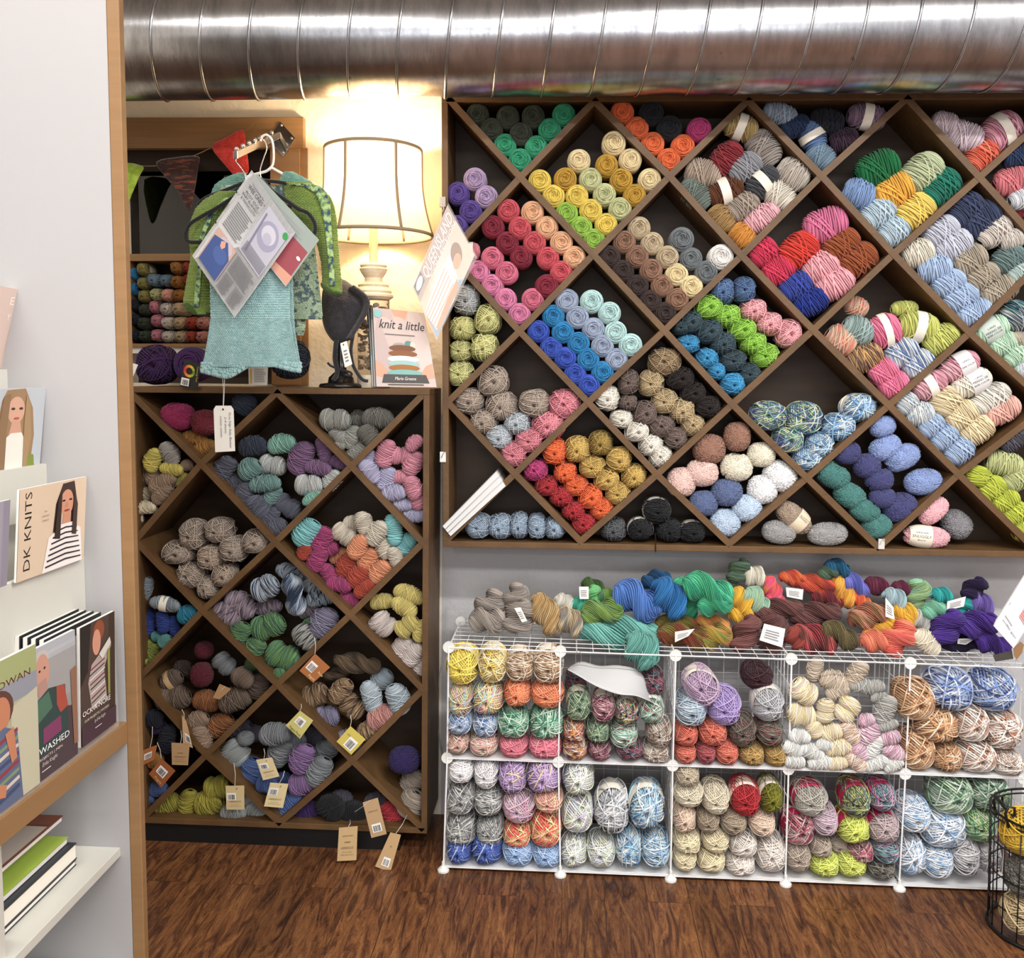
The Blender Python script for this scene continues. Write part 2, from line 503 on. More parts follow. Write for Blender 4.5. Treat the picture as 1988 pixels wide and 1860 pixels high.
# colour name -> strand colours
PAL = {}
for _l in '''forest green:424a3c|emerald:2fa277|lilac:b49cc4|deep purple:5b4496|cream:f0dba8|mustard:c79a2c|butter yellow:efd257|pale sage:cdd09a|lime:9cc84a
coral red:d4505e|peach:f0b98f|wine red:8b1f38|rose pink:dc6f8c|bubblegum pink:e184ae|orange:f06c2e|black:23252c|magenta:c2397c|sand:c9b594|cocoa:96705a|espresso:40322f|slate grey:757b7f|white:f4f1ec
silver blue:a3b1cb|ice mint:bfe3e2|azure:1b84bf|royal blue:2f52bd|silver grey:c4c9cb:aeb3b6|celery green:cccb84:d9d89a|taupe:a5968a:b6a698|pale silver:c5cdd4:b3bcc4|candy pink:e4929f:dc8090
straw gold:bda46a|warm grey:9d948d|dark red:8d2430|cool grey:9a9ba3|pale greige:c3b9ae|oatmeal:b3a08f|charcoal:4c4d52|chestnut brown:67391f|sage grey:737e76|ivory:e7dfd0|pale pink:f0b4bd|camel:a8844f|amber:da912f
powder blue:a9bdd4|navy:23395e|denim blue:5b7aa8|dusty blue:7d98ad|midnight blue:1d2130|mauve:937a93|plum:3b2438|bottle green:11713f|pale sage green:c5d0a8|teal green:1a7d68|golden yellow:f4b53a|soft yellow:f7d765|sky blue:86a4d2|ice blue:c2d8e6
orchid pink:dd739d|rust brown:9f4f26|light pink:f4abb5|crimson pink:dc2956|scarlet:dd2f1c|cobalt blue:2f45a5|ultramarine:14308e
lilac stripe:d6c3d2:e8d6dc:b9a6bd|pink stripe:e691ae:f2b9c8:c9688c|coral stripe:f07a55:e3492f:f5a98d|salmon pink:e37f88|pearl white:e6ebf2
dark navy:3d4768|lavender grey:cfd2e2|off white:eae3d2|bone white:ddd4cc|greige:b3a795|light blue:aec5e6|teal grey:728a8a|pale mint:bed4d0
lime green:8cc63c:9fd350|baby pink:f3adb4|slate teal:3e5560|bright azure:3a9fd2|khaki:9f8868|brown taupe:7c6a63|tan:c3ad85|black brown:2a2120|warm white:f2ece0
red:b3202c|gold:d2b05e|dark gold:a88c44|pale slate blue:a9bbce:95a8be|inky black:1a1c20|dark grey:5a5d61
mocha:9f7562|blush:eec9c0|soft cream:efe8d3|snow white:f4f5f7|slate blue:5f6f98|pale blue:c3d6ee|peacock stripe:3f6f86:dfe6a0:3f4f9c:6fb08a:d8dfe0|sky stripe:5f95cf:eaf2ee:8ebfe2:3b6aa8:f4f4ea
periwinkle:8ea3d6|indigo:484a7e|spruce green:4c8580|fawn beige:ab9785|grey fur:99989a:b5b3b2|pink chenille:f2b5bd|mid grey:8f8d92
acid lime:c5d044|pale olive:c3c98e|chartreuse:d2d83c|graphite:55525e|mint green:bfe3c7:cdeccf|teal stripe:1f6f70:2b3f66:d7dcd8:2d8f7a|beige:c5b8a8|pastel stripe:c9b3da:e8ecf0:9bd0b8
sunset stripe:f0a07c:d8d0b8:ef7f62:9db0a8|sage stripe:8fa8a6:a9bdba|earth stripe:7a4f4a:e0b06a:5d4a50:b08a6c|hot pink:ee6f9a:f589ab|olive yellow:c6cb62:d4d87c|denim stripe:5373ae:e6edf2:46639c
rose stripe:d98da0:e9b3be:c06f86|cream yellow:efdcb4|speckled white:e5dfd4:f2ece0:a9a7a6|peach pink:f0b6a8|pale denim:bccbe0:e6e9e4:9fb8da
magenta mohair:a3285f|burgundy:7a2534|ochre:ad7a38|dark slate:363f50|pale yellow:dccf6a|pearl grey:a7a19c|champagne:e6d9bd|mushroom:a58c77
slate violet:5f6273:6d7080|muted teal:6f9391:7fa3a0|mint:86b8a8|silver:c9ccc9:bfc4c2|dusty purple:77577c:86658a|smoke grey:a5a6a0:989a92|dark smoke:6f6d66|rose:d893a4:cf8599|lavender:aeaccc:bdbad8
aqua:8cd0d2:7cc0c4|speckled cream:ddd4c4:cbc0ae|berry:b0437a:9c3a6b|apricot:de8e62:e9a07a|brick red:b84a34:a83f2c|turquoise:1f86a8|deep blue:26408f:2f4ba0|teal:5f9c98|moss lime:b3bf5c:9dae52|frost grey:8f9aa3
plum stripe:6b5566:b3a3b0:4f3f4c|navy stripe:26354f:c8d3e0:33486a|green stripe:45705e:6f9a5e:2f5a5e|grey lavender:86829c|black stripe:3a3d40:b9bab4:232628|pale straw:d6c678:c9b968|olive:8e8648:9d9552|pearl:ded2cc:c9bcb8
brown wool:6d5c50:7d6b5d|maroon:5c1626|steel grey:858a8f|umber:594941|copper:9a6238|brown stripe:5b4432:c6a67e:6f5540:3f2f24|dark brown stripe:33281f:6e5a45:2a211c|ice grey:a9bac6:c3d0d9|dusty rose:b97a74:cf9a92|violet:3d2260|inky violet:2d2058|light grey:9da3a3:b3b8b7|wool blue:4a649c:5570aa|purple heather:8a6b9c|olive mustard:a39a33:b3aa45|cherry red:cf3644|taupe pearl:b3a496
lemon yellow:f7dc4e:fae97f|lemon stripe:f3d84a:f4efd4:e9c24a:b8a87c|brown tan stripe:b38452:f2e6d4:8a5f3a:e0c09a|pastel rainbow:bfe0c4:f2e59a:e6a0b0:a9cde0|coral orange:f58f5c:f7a37a:ef7a4c|blue stripe:5f86bb:dfe8f2:3f63a0|green white stripe:3f8f70:d9ead8:6fb394:2f7058|tan pink stripe:c9ab8a:f0e4d4:e4a0a4:a98a66|watermelon pink:ee7a90:f49aaa:e06a80
bright white:f4f2f3|lavender stripe:b491cc:dcc8e4:a37cc0:e9d9a8|grey stripe:7f8286:e9e7e2:5f6266:b5b5b5|pink lilac stripe:e7b0bf:c3a9d6:f4e4d4:d98fa4|coral stripes:f0534c:f47a66:e5f0b0:e84844|royal stripe:2f4aa8:5f7fd0:24388c:c9d6f0|baby blue:93b6e4:b9d0ee:7aa2d8|peach stripe:f4c9a0:e9a0a0:f5e4b8
moss stripe:5f8062:c9d6b4:3f6050:8fa98c|maroon stripe:6b2a3f:a05a70:d9b9b8:54203a|confetti stripe:3f3f5c:e4d98a:b33a4a:dfe6e4:4a8f74:2b2b44|red green stripe:b3343c:8fc0a8:dfe6e0:3f7060|brown white stripe:8f7260:e9dfd4:6f5444|dark confetti:2b2836:a33a54:6f8f94:1f1d28|fruit stripe:d94a4f:f0c060:6a2a5c:f4f0e4:e88a54
white confetti:eef0ea:b9c6e0:f4f4ee:d4e0b4:c9b0d0:f2f2ee|speckled grey white:dfe0e4:eceef0:8a8d96:e6e8ea|blue splash:e8f0f2:4f9cc9:f0f4f2:2a6aa3:a3d0e2|mauve lilac:b69ab8:c6adc9|bright lilac:a992cf:bfa9dd|blue grey stripe:93a6ba:c3cfd9:7a90a8|silver ball:b9b8be:c9c9ce|dark burgundy:43202a|coral brick:d4654f:e2806a:c4523f|wine coral:a34a54:b95f62|forest stripe:5c6a5a:8a4a50:7a8a76:4a3f40|ochre gold:b38f4f:c9a562
beige wool:c4b49c:d2c4ae|ivory wool:ece2cc:e4d8be|sparkly red:b01524:c92a34|olive sparkle:8c8a24:7a781c|blush cream:e9d2bf:dfc4ae|linen taupe:a3917c:b3a28e|natural cream:f0e4c4:e9dab4|milk white:ece4dc:e4dad2
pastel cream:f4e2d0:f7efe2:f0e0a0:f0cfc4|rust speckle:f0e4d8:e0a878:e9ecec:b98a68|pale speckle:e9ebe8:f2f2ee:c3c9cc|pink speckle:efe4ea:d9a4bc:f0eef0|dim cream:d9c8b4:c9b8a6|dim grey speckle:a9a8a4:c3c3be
toffee stripe:c08a5c:e6c49c:a3683c:f2e2cc|navy white stripe:2f4480:e4ebf4:4f6fb3:8aa6d8|white brown stripe:f0ece6:f4f0ea:a86a48:ece4da|silver lurex:b5b0a6:c9c4bc|black confetti:3a4038:d0d68a:23242c:8a9aa0|pink confetti:b35a8c:8fc0c4:3f3040:e4b0cc|raspberry stripe:a83a54:e4c4c4:5c3038:c95a70|pale lilac:d3bcc8:c6b0bc|lime yellow:ced95c:dfe67c|dusty lilac:c9b6b8:b9a6a8|mink:b3a294:c3b4a6|dark confetti brown:4f3f3f:8f8a80:2f2a2c|white blue stripe:eef0f4:f4f4f6:6fa0cc:e9ebee|grey white stripe:a3a0a6:e4e2e4:86838a|fern stripe:5f8f74:dfe8da:3f6f58:b3cca0|fresh green stripe:5fa37c:eef2dc:8fbf5c:3f8060
grey beige:b3a59b:9f968f:c2b0a2|gold beige:d9bd8c:b8935c:ecdcb8|cream brown:c9aa7c:8d8780:e6d4ac|off white twist:e9e6dc:dcd8cc|sea green:2fa58c:4fc0a0|spring green:5fbf6c:7fd08a|moss green:5a8a3a:7fa04c:3f7060|dark moss:3a5a2a:4f6a34|cornflower blue:3f6fc0:4f80cc|ocean blue:0f5f9c:1f7abf|petrol blue:0f4a78|soft teal:5fa69c:74b5aa|jade green:35a879:52c795:279070|rust moss:8a3c20:7f7a34:6f2f1a|olive gold:c3a83c:d98a4a:7f8a3a|sunflower:f4c02a:e9a820|pale celadon:b3d6b4:a0c6ac|natural white:e4ddcc|grey green:5f7a54:4a5f58|coral pink:f0603c:ee4a7c:f28a4a|fiery red:c9302a:e86a2c:7f1f24|brown mauve:6f3f3c:855450|cocoa mauve:5a3432:744a46|brick rust:8f3a34:b84a38|crimson brown:a02a3c:6a3a34:c94a4c|brown olive:5f4536:6f6a3c|ember:7a2434:d9502a:54202c|marigold:e8992c:f4b83c:c97a24|flame orange:ee5f2c:f5843c|iris blue:5a62c0:7a7ed6|teal blue:145a80|petal cream:eee2d4|wine:6b2340|aqua green:8fc9a8:9ab87c:7fb0b4|powder teal:9ab8c4:b4ccd2|lagoon:1fa0a0:2fb8b4|seafoam:74c0a4:90cfae|smoky white:a3a39f:d4d4ce|hot coral:ee6a5a:f28a64:e85a54|oat white:eadfc8|royal purple:3f1f7c:56309c|dark violet:241440|amethyst:6a54a8:8068bc|tan rose:b56a54:8f6a44:cf8a74'''.replace('\n', '|').split('|'):
    _q = _l.split(':'); PAL[_q[0]] = _q[1:]

SHAPE = {}   # per type: depth half length in metres (y) or None = same as smaller radius
DEPTH = {'cake': .048, 'ball': .062, 'skein': None, 'hank': None, 'bow': None, 'twist': None, 'fuzzy': None}
PENDING = []
YARN = {}
_cnt = random.Random(4)
def G(kind, group, where, reg, Yf, r0, data, plane='rack'):
    """register yarns: reg=(u0, v0, scale) of the study crop; data lines 'colour: x y [rx ry ang flags], ...'"""
    u0, v0, sc = reg
    for line in data.strip().split('\n'):
        if not line.strip(): continue
        cname, rest = line.split(':')
        cname = cname.strip(); k = kind
        if cname.startswith('@'):
            k, cname = cname[1:].split(' ', 1)
        if cname not in PAL: raise ValueError('colour ' + cname)
        for e in rest.split(','):
            e = e.split()
            if not e: continue
            num = [float(q) for q in e if q.lstrip('-').replace('.', '').isdigit()]
            fl = [q for q in e if not q.lstrip('-').replace('.', '').isdigit()]
            rx = num[2] if len(num) > 2 else r0; ry = num[3] if len(num) > 3 else rx
            an = num[4] if len(num) > 4 else 0
            PENDING.append(dict(kind=k, col=cname, u=u0 + num[0] * sc, v=v0 + num[1] * sc, rx=rx * sc, ry=ry * sc, an=an, fl=fl, Yf=Yf, group=group, where=where))
# ------------------------------------------------------------------ yarn on the shelves (kind, group, where, crop, front plane, default radius, items)
YR, YL, YC = -.22, -.30, -.41      # front planes: right rack, left rack, wire cubes
Z1, Z2, Z3 = (850, 180, .22636), (1150, 180, .22636), (1560, 180, .22586)
Z4, Z5, Z6 = (850, 540, .22636), (1200, 540, .22581), (1560, 540, .22586)
Z7, Z8, Z9 = (850, 800, .22636), (1250, 780, .20121), (1560, 780, .21529)
L4, L5, L6, L7, L8 = (250, 750, .21505), (520, 750, .21505), (250, 1100, .21498), (520, 1100, .21505), (250, 1380, .30684)
C1, C2, C3, C4, C5, C6 = (850, 1080, .25151), (1250, 1080, .20121), (1600, 1080, .19517), (1080, 1250, .25263), (1500, 1250, .25272), (850, 1440, .24145)
G('cake', 'green cotton cakes', 'in the dark green cubby', Z1, YR, 95, '''
forest green: 335 180, 597 200, 815 195, 455 305, 710 345
emerald: 1080 180, 958 310, 842 458, 573 442, 702 570''')
G('cake', 'purple cotton cakes', 'in the purple cubby', Z1, YR, 96, '''
lilac: 313 735, 412 888
deep purple: 168 857, 278 1015, 165 1135 88''')
G('cake', 'yellow cotton cakes', 'in the yellow cubby', Z1, YR, 95, '''
cream: 1512 425 95 102, 1652 570, 1820 740, 1210 575
mustard: 1450 618, 1575 742, 1690 875, 1092 735
butter yellow: 872 750, 992 882, 1192 880, 1312 1003, 1445 1125
pale sage: 1310 735, 1430 868, 1565 990
lime: 1105 1030, 1228 1150, 1338 1258''')
G('cake', 'red and pink cotton cakes', 'in the red and pink cubby', Z1, YR, 95, '''
coral red: 602 1005, 700 1155, 828 1280, 942 1415, 1058 1535
peach: 810 1020, 935 1150, 1060 1280, 1172 1408
wine red: 468 1145, 592 1283, 712 1405, 935 1660 103
rose pink: 463 1413, 588 1540, 812 1770
bubblegum pink: 345 1530, 463 1650, 575 1770, 698 1898
@skein candy pink: 290 1360 70 75 b''')
G('cake', 'orange and black cotton cakes', 'in the orange cubby', Z2, YR, 97, '''
orange: 258 162, 385 298, 520 430, 658 570, 780 450
black: 510 165 100, 665 295 103
magenta: 922 308 100''')
G('cake', 'brown and grey cotton cakes', 'in the brown cakes cubby', Z2, YR, 95, '''
sand: 403 1155, 516 1288, 648 1405
cream: 728 1557, 855 1662
cocoa: 276 1275, 388 1400, 507 1518, 603 1653, 733 1770
espresso: 148 1402, 262 1530, 388 1655, 500 1785, 628 1890
slate grey: 770 1255 103 b, 850 1420, 982 1535
white: 1110 1405 105''')
G('cake', 'blue cotton cakes', 'in the blue cakes cubby', Z4, YR, 95, '''
silver blue: 1105 190 100, 1198 335, 1335 433, 1413 580, 1535 697
ice mint: 1320 198 98, 1473 298, 1525 463, 1655 573 98
azure: 990 322, 1072 462, 1207 557, 1290 695, 1413 808
royal blue: 860 457, 970 598, 1092 685, 1177 825, 1298 922''')
G('ball', 'pale green balls by the rack edge', 'in the pale green cubby', Z4, YR, 110, '''
silver grey: 235 185 112 132
celery green: 205 430 112 102, 425 350 112 128, 190 622 96 92, 395 592 120 122, 190 820 112 112''')
G('ball', 'taupe and pink balls', 'in the taupe and pink cubby', Z4, YR, 120, '''
taupe: 470 885 132 130, 262 1060 125 118, 545 1100 136 126, 388 1235 122 110, 825 1080 130 126
pale silver: 678 1245 115 103, 520 1370 112 108
candy pink: 1090 1085 135 130, 950 1265 142 122, 790 1395 126 108, 655 1515 122 112''')
G('skein', 'soft skeins in the neutrals cubby', 'in the neutrals cubby', Z2, YR, 130, '''
straw gold: 1275 295 142 108 -20 b
warm grey: 1470 480 158 130 -50
dark red: 1150 565 150 122 50
cool grey: 1310 640 150 118 30
pale greige: 1720 700 142 128 -35
oatmeal: 950 690 152 122 -10
charcoal: 1460 770 150 115 42 b
chestnut brown: 1135 845 158 112 20 b
sage grey: 885 870 150 112 -40
taupe: 1290 975 142 115 30
ivory: 1600 880 148 112 -35
pale pink: 1455 1075 155 112 30
camel: 1105 1080 122 108 -50
amber: 1285 1230 112 108 -40''')
G('skein', 'blue skeins under the top board', 'in the top dark blue cubby', Z2, YR, 120, '''
powder blue: 1610 185 142 92 -18
navy: 1740 290 122 92 20
denim blue: 1890 375 128 105 -60 b
dusty blue: 1960 550 118 110 -35
midnight blue: 2010 250 140 110 -10
plum: 2160 405 118 96 15
mauve: 2355 205 155 105 -10 b''')
G('skein', 'skeins in the green and yellow cubby', 'in the green and yellow cubby', Z3, YR, 150, '''
bottle green: 640 655 178 150 28
pale sage green: 1030 685 168 148 38
teal green: 1180 815 165 145 38
golden yellow: 775 845 166 148 35
soft yellow: 960 1020 166 142 35
sky blue: 475 870 132 128 -20
ice blue: 640 1035 148 125 30, 775 1195 132 122 30''')
G('skein', 'skeins in the pink and red cubby', 'in the pink and rust cubby', Z3, YR, 150, '''
orchid pink: 190 1140 182 148 22
rust brown: 325 1310 160 128 32, 470 1440 162 138 32
light pink: 150 1500 150 138 30, 268 1640 165 138 28
crimson pink: -352 1370 125 125 40, -215 1530 132 128 35
scarlet: -40 1355 172 140 38
cobalt blue: -70 1665 140 120 25
ultramarine: 65 1800 145 118 30''')
G('skein', 'skeins in the top right corner cubby', 'in the striped pink corner cubby', Z3, YR, 130, '''
lilac stripe: 1215 265 108 98 -10, 1385 370 152 120 -15
pink stripe: 1710 330 155 150 30 b
coral stripe: 1535 550 138 122 40''')
G('skein', 'skeins cut by the right edge, upper', 'in the upper right edge cubby', Z3, YR, 130, '''
navy: 1850 540 128 90 20
salmon pink: 1790 760 138 120 20
pearl white: 1895 905 118 90 10
coral red: 1900 1010 80 60 0 k''')
G('skein', 'skeins in the lavender and navy cubby', 'in the navy and lavender cubby', Z3, YR, 145, '''
dark navy: 1400 1010 150 138 35, 1530 1092 165 148 38
lavender grey: 1185 1195 150 125 30, 1290 1312 155 125 30
off white: 985 1380 132 122 20
bone white: 1640 1190 148 118 35, 1790 1262 96 88 20
greige: 1430 1442 142 130 35, 1540 1585 140 108 30, 1682 1702 158 122 32
light blue: 1125 1510 142 125 10, 1250 1640 140 112 28, 1350 1762 148 118 30, 1474 1890 148 112 28
teal grey: 1770 1432 132 118 35
pale mint: 1850 1548 95 88 30''')
G('ball', 'balls in the lime and slate cubby', 'in the lime and slate cubby', Z5, YR, 110, '''
denim blue: 905 110 98 112, 1095 95 95 108
lime green: 785 245 118 105, 950 325 115 100, 1075 440 118 98, 1175 560 112 98, 1275 665 115 106
baby pink: 1175 275 112 98, 1310 390 110 98, 1475 475 108 120
slate teal: 545 425 70 66, 630 375 98 98, 790 455 112 103, 915 560 108 103, 1000 710 112 94, 1138 825 92 94
bright azure: 610 565 98 80, 770 690 95 90, 850 803 78 78, 995 910 106 100''')
G('ball', 'balls in the khaki and white cubby', 'in the khaki and white cubby', Z5, YR, 105, '''
khaki: 405 720 138 120
tan: 290 905 108 114, 405 1060 112 108, 560 1142 108 112, 650 1265 98 96
brown taupe: 95 895 88 112, 90 1072 82 70, 235 1165 102 108, 380 1275 112 98, 500 1382 98 98
black brown: 540 862 118 98, 650 990 108 96, 780 1110 108 98
warm white: -93 1035 104 112, 30 1215 98 84, 165 1320 104 92, 290 1440 106 98, 370 1535 98 98''')
G('ball', 'balls in the orange and gold cubby', 'in the orange and gold cubby', Z7, YR, 105, '''
magenta: 835 500 105 98
orange: 1000 345 102 118, 1095 525 100 94, 1188 638 104 90, 1310 732 104 108, 1408 835 98 96
red: 930 640 98 90, 1060 730 106 92, 1165 850 104 90, 1255 965 106 98
gold: 1200 325 110 114, 1555 412 108 112, 1690 557 108 108, 1330 475 112 98, 1450 582 108 98, 1550 702 106 98
dark gold: 1400 272 104 108''')
G('ball', 'pale slate blue balls on the bottom board', 'beside the leaning white booklets', Z7, YR, 100, '''
pale slate blue: 345 985 112 108, 530 990 106 106, 695 980 82 112, 850 990 80 112, 1005 1000 92 98''')
G('ball', 'black balls on the bottom board', 'in the black yarn cubby', Z7, YR, 105, '''
dark grey: 1510 1015 108 100
inky black: 1740 1010 112 98 b, 1882 850 120 112 b, 1990 1022 104 98, 2190 1032 112 94 b''')
G('fuzzy', 'boucle balls', 'in the boucle cubby', Z8, YR, 150, '''
mocha: 905 340 132 148, 635 460 162 150
blush: 565 690 162 138, 365 780 146 148
soft cream: 900 635 158 142, 1140 512 138 124
snow white: 1320 720 172 148 -30, 1150 850 148 146
slate blue: 805 880 156 138, 580 985 142 130
pale blue: 1000 1030 148 138, 790 1170 152 142''')
G('ball', 'variegated blue balls', 'in the half empty variegated cubby', Z5, YR, 130, '''
peacock stripe: 1300 1185 152 122, 1610 1210 152 142, 1470 1390 130 118
sky stripe: 1745 1440 118 110, 1640 1560 122 98, 1915 1284 142 118, 2088 1116 146 118 b''')
G('fuzzy', 'chenille skeins', 'in the chenille cubby', Z9, YR, 130, '''
periwinkle: 720 225 118 96 20, 745 415 148 110 30, 900 505 165 112 30, 1090 725 168 122 10
indigo: 400 460 122 110, 580 580 125 115, 690 705 128 112, 720 870 120 100, 880 960 160 138 20
spruce green: 270 665 168 118 -30, 425 850 152 115 -30, 560 985 142 105 -20, 668 1130 140 112 20''')
G('fuzzy', 'fur yarn on the bottom board', 'on the bottom board, left of clip', Z8, YR, 150, '''
fawn beige: 1450 1120 205 118 -40 b#snug
grey fur: 1310 1262 168 118 -5, 1780 1280 196 116 5''')
G('fuzzy', 'bunny yarn on the bottom board', 'on the bottom board, right of clip', Z9, YR, 150, '''
pink chenille: 1115 1220 212 102 -4 b#snugb, 1180 985 150 98 45
mid grey: 1390 1110 145 125 -40 k''')
G('skein', 'skeins cut by the right edge, lower', 'in the lower right edge cubby', Z9, YR, 120, '''
acid lime: 1580 672 92 112 70, 1700 785 122 112 35, 1820 892 122 112 35, 1905 1015 122 110 35, 1965 1165 80 90 30
pale olive: 1815 560 158 112 -10, 1915 705 112 104 30
graphite: 1890 345 125 98 40''')
G('skein', 'skeins cut by the right edge, middle', 'in the mint edge cubby', Z6, YR, 120, '''
mint green: 1620 445 146 108 32 b#lang, 1725 570 118 100 32, 1830 665 112 98 32
teal stripe: 1835 325 112 132 40
beige: 1870 520 80 60
pastel stripe: 1885 800 70 78''')
G('skein', 'skeins in the mixed bright cubby', 'in the striped and pink cubby', Z6, YR, 130, '''
sunset stripe: 320 535 132 125 -30, 455 250 98 90 -30 k
sage stripe: 470 450 136 118 -30
earth stripe: 530 685 146 124 25
hot pink: 705 455 126 145 20 b, 690 805 118 124 40, 780 920 126 118 30
olive yellow: 870 262 110 66 0 k, 990 420 166 128 -10 b, 1190 530 148 124 35
denim stripe: 850 642 138 122 38, 990 745 136 124 38''')
G('skein', 'pastel merino skeins', 'in the banded pastel cubby', Z6, YR, 130, '''
rose stripe: 1340 760 170 108 28 b#rose, 1085 920 148 108 30 b
off white: 1445 905 168 108 28 b#merino
speckled white: 1610 1040 170 112 32
peach pink: 1710 1140 152 112 32
cream yellow: 1225 1060 128 136 60, 1360 1180 138 126 45, 1490 1302 142 126 40
pale denim: 890 1080 96 98 40, 1000 1172 118 108 10
light blue: 1100 1272 112 102 35, 1212 1372 118 106 35, 1338 1482 128 116 38''')
# ---- left rack
G('hank', 'mohair hanks under the shelf top', 'in the dark top left cubby', L4, YL, 100, '''
@fuzzy magenta mohair: 430 275 165 135
@fuzzy burgundy: 680 330 135 125
ochre: 590 470 108 62 -10, 680 560 98 72 15
dark slate: 1040 160 92 100 60''')
G('hank', 'cream and yellow hanks', 'in the cream left edge cubby', L4, YL, 80, '''
pale yellow: 215 668 102 76 65, 380 748 96 56 -8, 458 840 78 42 40
pearl grey: 362 610 104 76 -65
mushroom: 110 735 84 66 60, 104 850 82 58 70, 218 822 80 66 60, 300 872 128 70 30, 298 972 106 66 45, 522 718 58 48
champagne: 130 985 82 72 40, 140 1100 98 56 5, 82 1190 42 48''')
G('ball', 'taupe balls in the left rack', 'in the dark taupe cubby', L4, YL, 130, '''
taupe: 560 1350 126 142, 795 1310 132 114, 420 1512 146 110, 925 1482 122 126, 1130 1412 128 112, 540 1712 134 126, 700 1825 102 108
oatmeal: 720 1555 118 126, 845 1715 112 112''')
G('hank', 'muted hanks in the left rack', 'in the teal and purple cubby', L4, YL, 90, '''
slate violet: 862 745 108 86 55, 960 872 106 74 15, 1040 962 98 74 60, 1150 1092 102 100 -50, 1270 1180 88 66 50, 1330 1282 92 78 30
dark slate: 1110 545 116 86 10
muted teal: 1085 752 98 88 30, 1222 882 130 74 8, 1290 990 96 62 50, 1640 960 60 50
mint: 1375 525 118 82 10
@bow silver: 1290 712 135 100 -15, 1620 890 138 104 -5
silver: 1835 850 92 74 50
dusty purple: 1548 652 142 98 65, 1755 580 108 62 -75, 1706 740 112 64 -10, 1885 690 76 58 -20
@bow slate violet: 1425 1085 142 104 -35
mint: 1655 1010 92 46 30''')
G('hank', 'silver grey hanks', 'in the top silver grey cubby', L5, YL, 90, '''
@bow smoke grey: 600 300 152 106 -5
smoke grey: 640 448 88 66 -40, 755 462 98 74 60, 800 590 92 74 45, 640 540 50 40
dark smoke: 990 292 126 86 -5, 900 448 92 82 -50, 815 305 78 76 k''')
G('hank', 'pink and lavender hanks', 'in the pink and lavender cubby', L5, YL, 90, '''
@bow rose: 1200 625 128 90 -5
rose: 1060 610 116 80 75, 1310 700 106 80 60, 1320 515 78 60 40, 1200 825 86 58 0, 1305 920 98 78 -70, 1345 1030 82 72 -70
lavender: 912 770 108 76 -55, 905 655 76 60 70, 1060 842 110 84 70, 1130 968 100 72 10, 1205 1070 88 58 0, 1308 1172 104 64 5''')
G('hank', 'coral and aqua hanks', 'in the coral and aqua cubby', L5, YL, 90, '''
aqua: 342 1330 126 112 50, 1130 1300 128 74 -80, 1242 1430 98 82 50
@bow speckled cream: 685 1340 132 98 -40
speckled cream: 760 1240 76 60 -20 k, 860 1238 96 76 -70, 980 1330 112 82 55, 1040 1450 106 72 -70, 1145 1545 88 62 -70
berry: 478 1385 110 92 60, 440 1565 108 80 65, 535 1470 88 72 20, 545 1700 96 68 -60, 640 1795 106 66 -10, 718 1925 98 68 -15
apricot: 810 1452 110 76 60, 898 1560 102 88 60, 1012 1680 106 88 45, 640 1535 90 60 25 k
brick red: 702 1620 108 80 60, 812 1722 104 86 45, 868 1830 98 66 40, 322 1500 66 56 60''')
G('hank', 'blue hanks by the left edge', 'in the blue left edge cubby', L6, YL, 70, '''
frost grey: 132 205 108 72 70, 322 342 128 62 -10 b
deep blue: 160 505 120 72 -85, 300 508 98 62 -85, 402 540 86 50 -85, 140 370 72 60 10 k
turquoise: 530 440 92 78 20
teal: 250 638 52 46, 322 680 62 54 40
moss lime: 150 722 70 56 60, 205 782 90 58 55, 122 862 42 38''')
G('hank', 'striped hanks', 'in the striped green cubby', L6, YL, 100, '''
plum stripe: 880 440 124 98 -35, 1000 352 138 104 -35
@bow navy stripe: 1220 195 138 122 20
@bow green stripe: 1245 545 172 128 15
green stripe: 1000 602 92 84 60, 1130 742 96 84 50, 1242 892 84 76 50, 1345 990 80 60 40
@twist navy stripe: 1485 255 195 86 -80
navy stripe: 1722 290 118 76 10 k, 1450 60 120 70 -20 k, 1640 170 110 80 -30 kk
plum stripe: 1250 370 120 66 10 k, 1620 400 90 70 20 kk
green stripe: 1640 560 90 80 40 k, 1120 880 70 60 30 k''')
G('hank', 'striped hanks', 'in the striped green cubby', L7, YL, 100, '''
@bow green stripe: 125 820 178 138 -25
grey lavender: 500 515 130 112 60
black stripe: 330 640 112 98 -50''')
G('hank', 'straw and pearl hanks', 'in the straw and pearl cubby', L7, YL, 90, '''
pale straw: 1030 322 102 66 10, 1270 255 128 74 -20, 1228 372 116 76 -30
@bow pale straw: 1250 542 128 98 35
pale straw: 1372 585 96 58 75
@bow pearl: 1032 525 122 122 -50
pearl: 1210 742 104 86 60, 1308 802 110 82 55, 1368 902 98 62 65''')
G('hank', 'undyed wool hanks', 'in the brown wool cubby', L6, YL, 100, '''
@bow brown wool: 385 1195 182 122 5
brown wool: 375 1035 98 84 30 b#craft, 1020 1012 98 86 -30, 950 1212 142 104 20
@fuzzy maroon: 650 985 108 122, 672 762 90 88 k
@bow steel grey: 855 882 116 102 -50
umber: 1172 1090 112 86 70, 480 930 80 70 20 kk, 1120 940 90 70 -40 kk
copper: 692 1222 112 92 -10, 812 1442 126 92 38
mushroom: 615 1402 96 82 30, 648 1565 112 84 -70''')
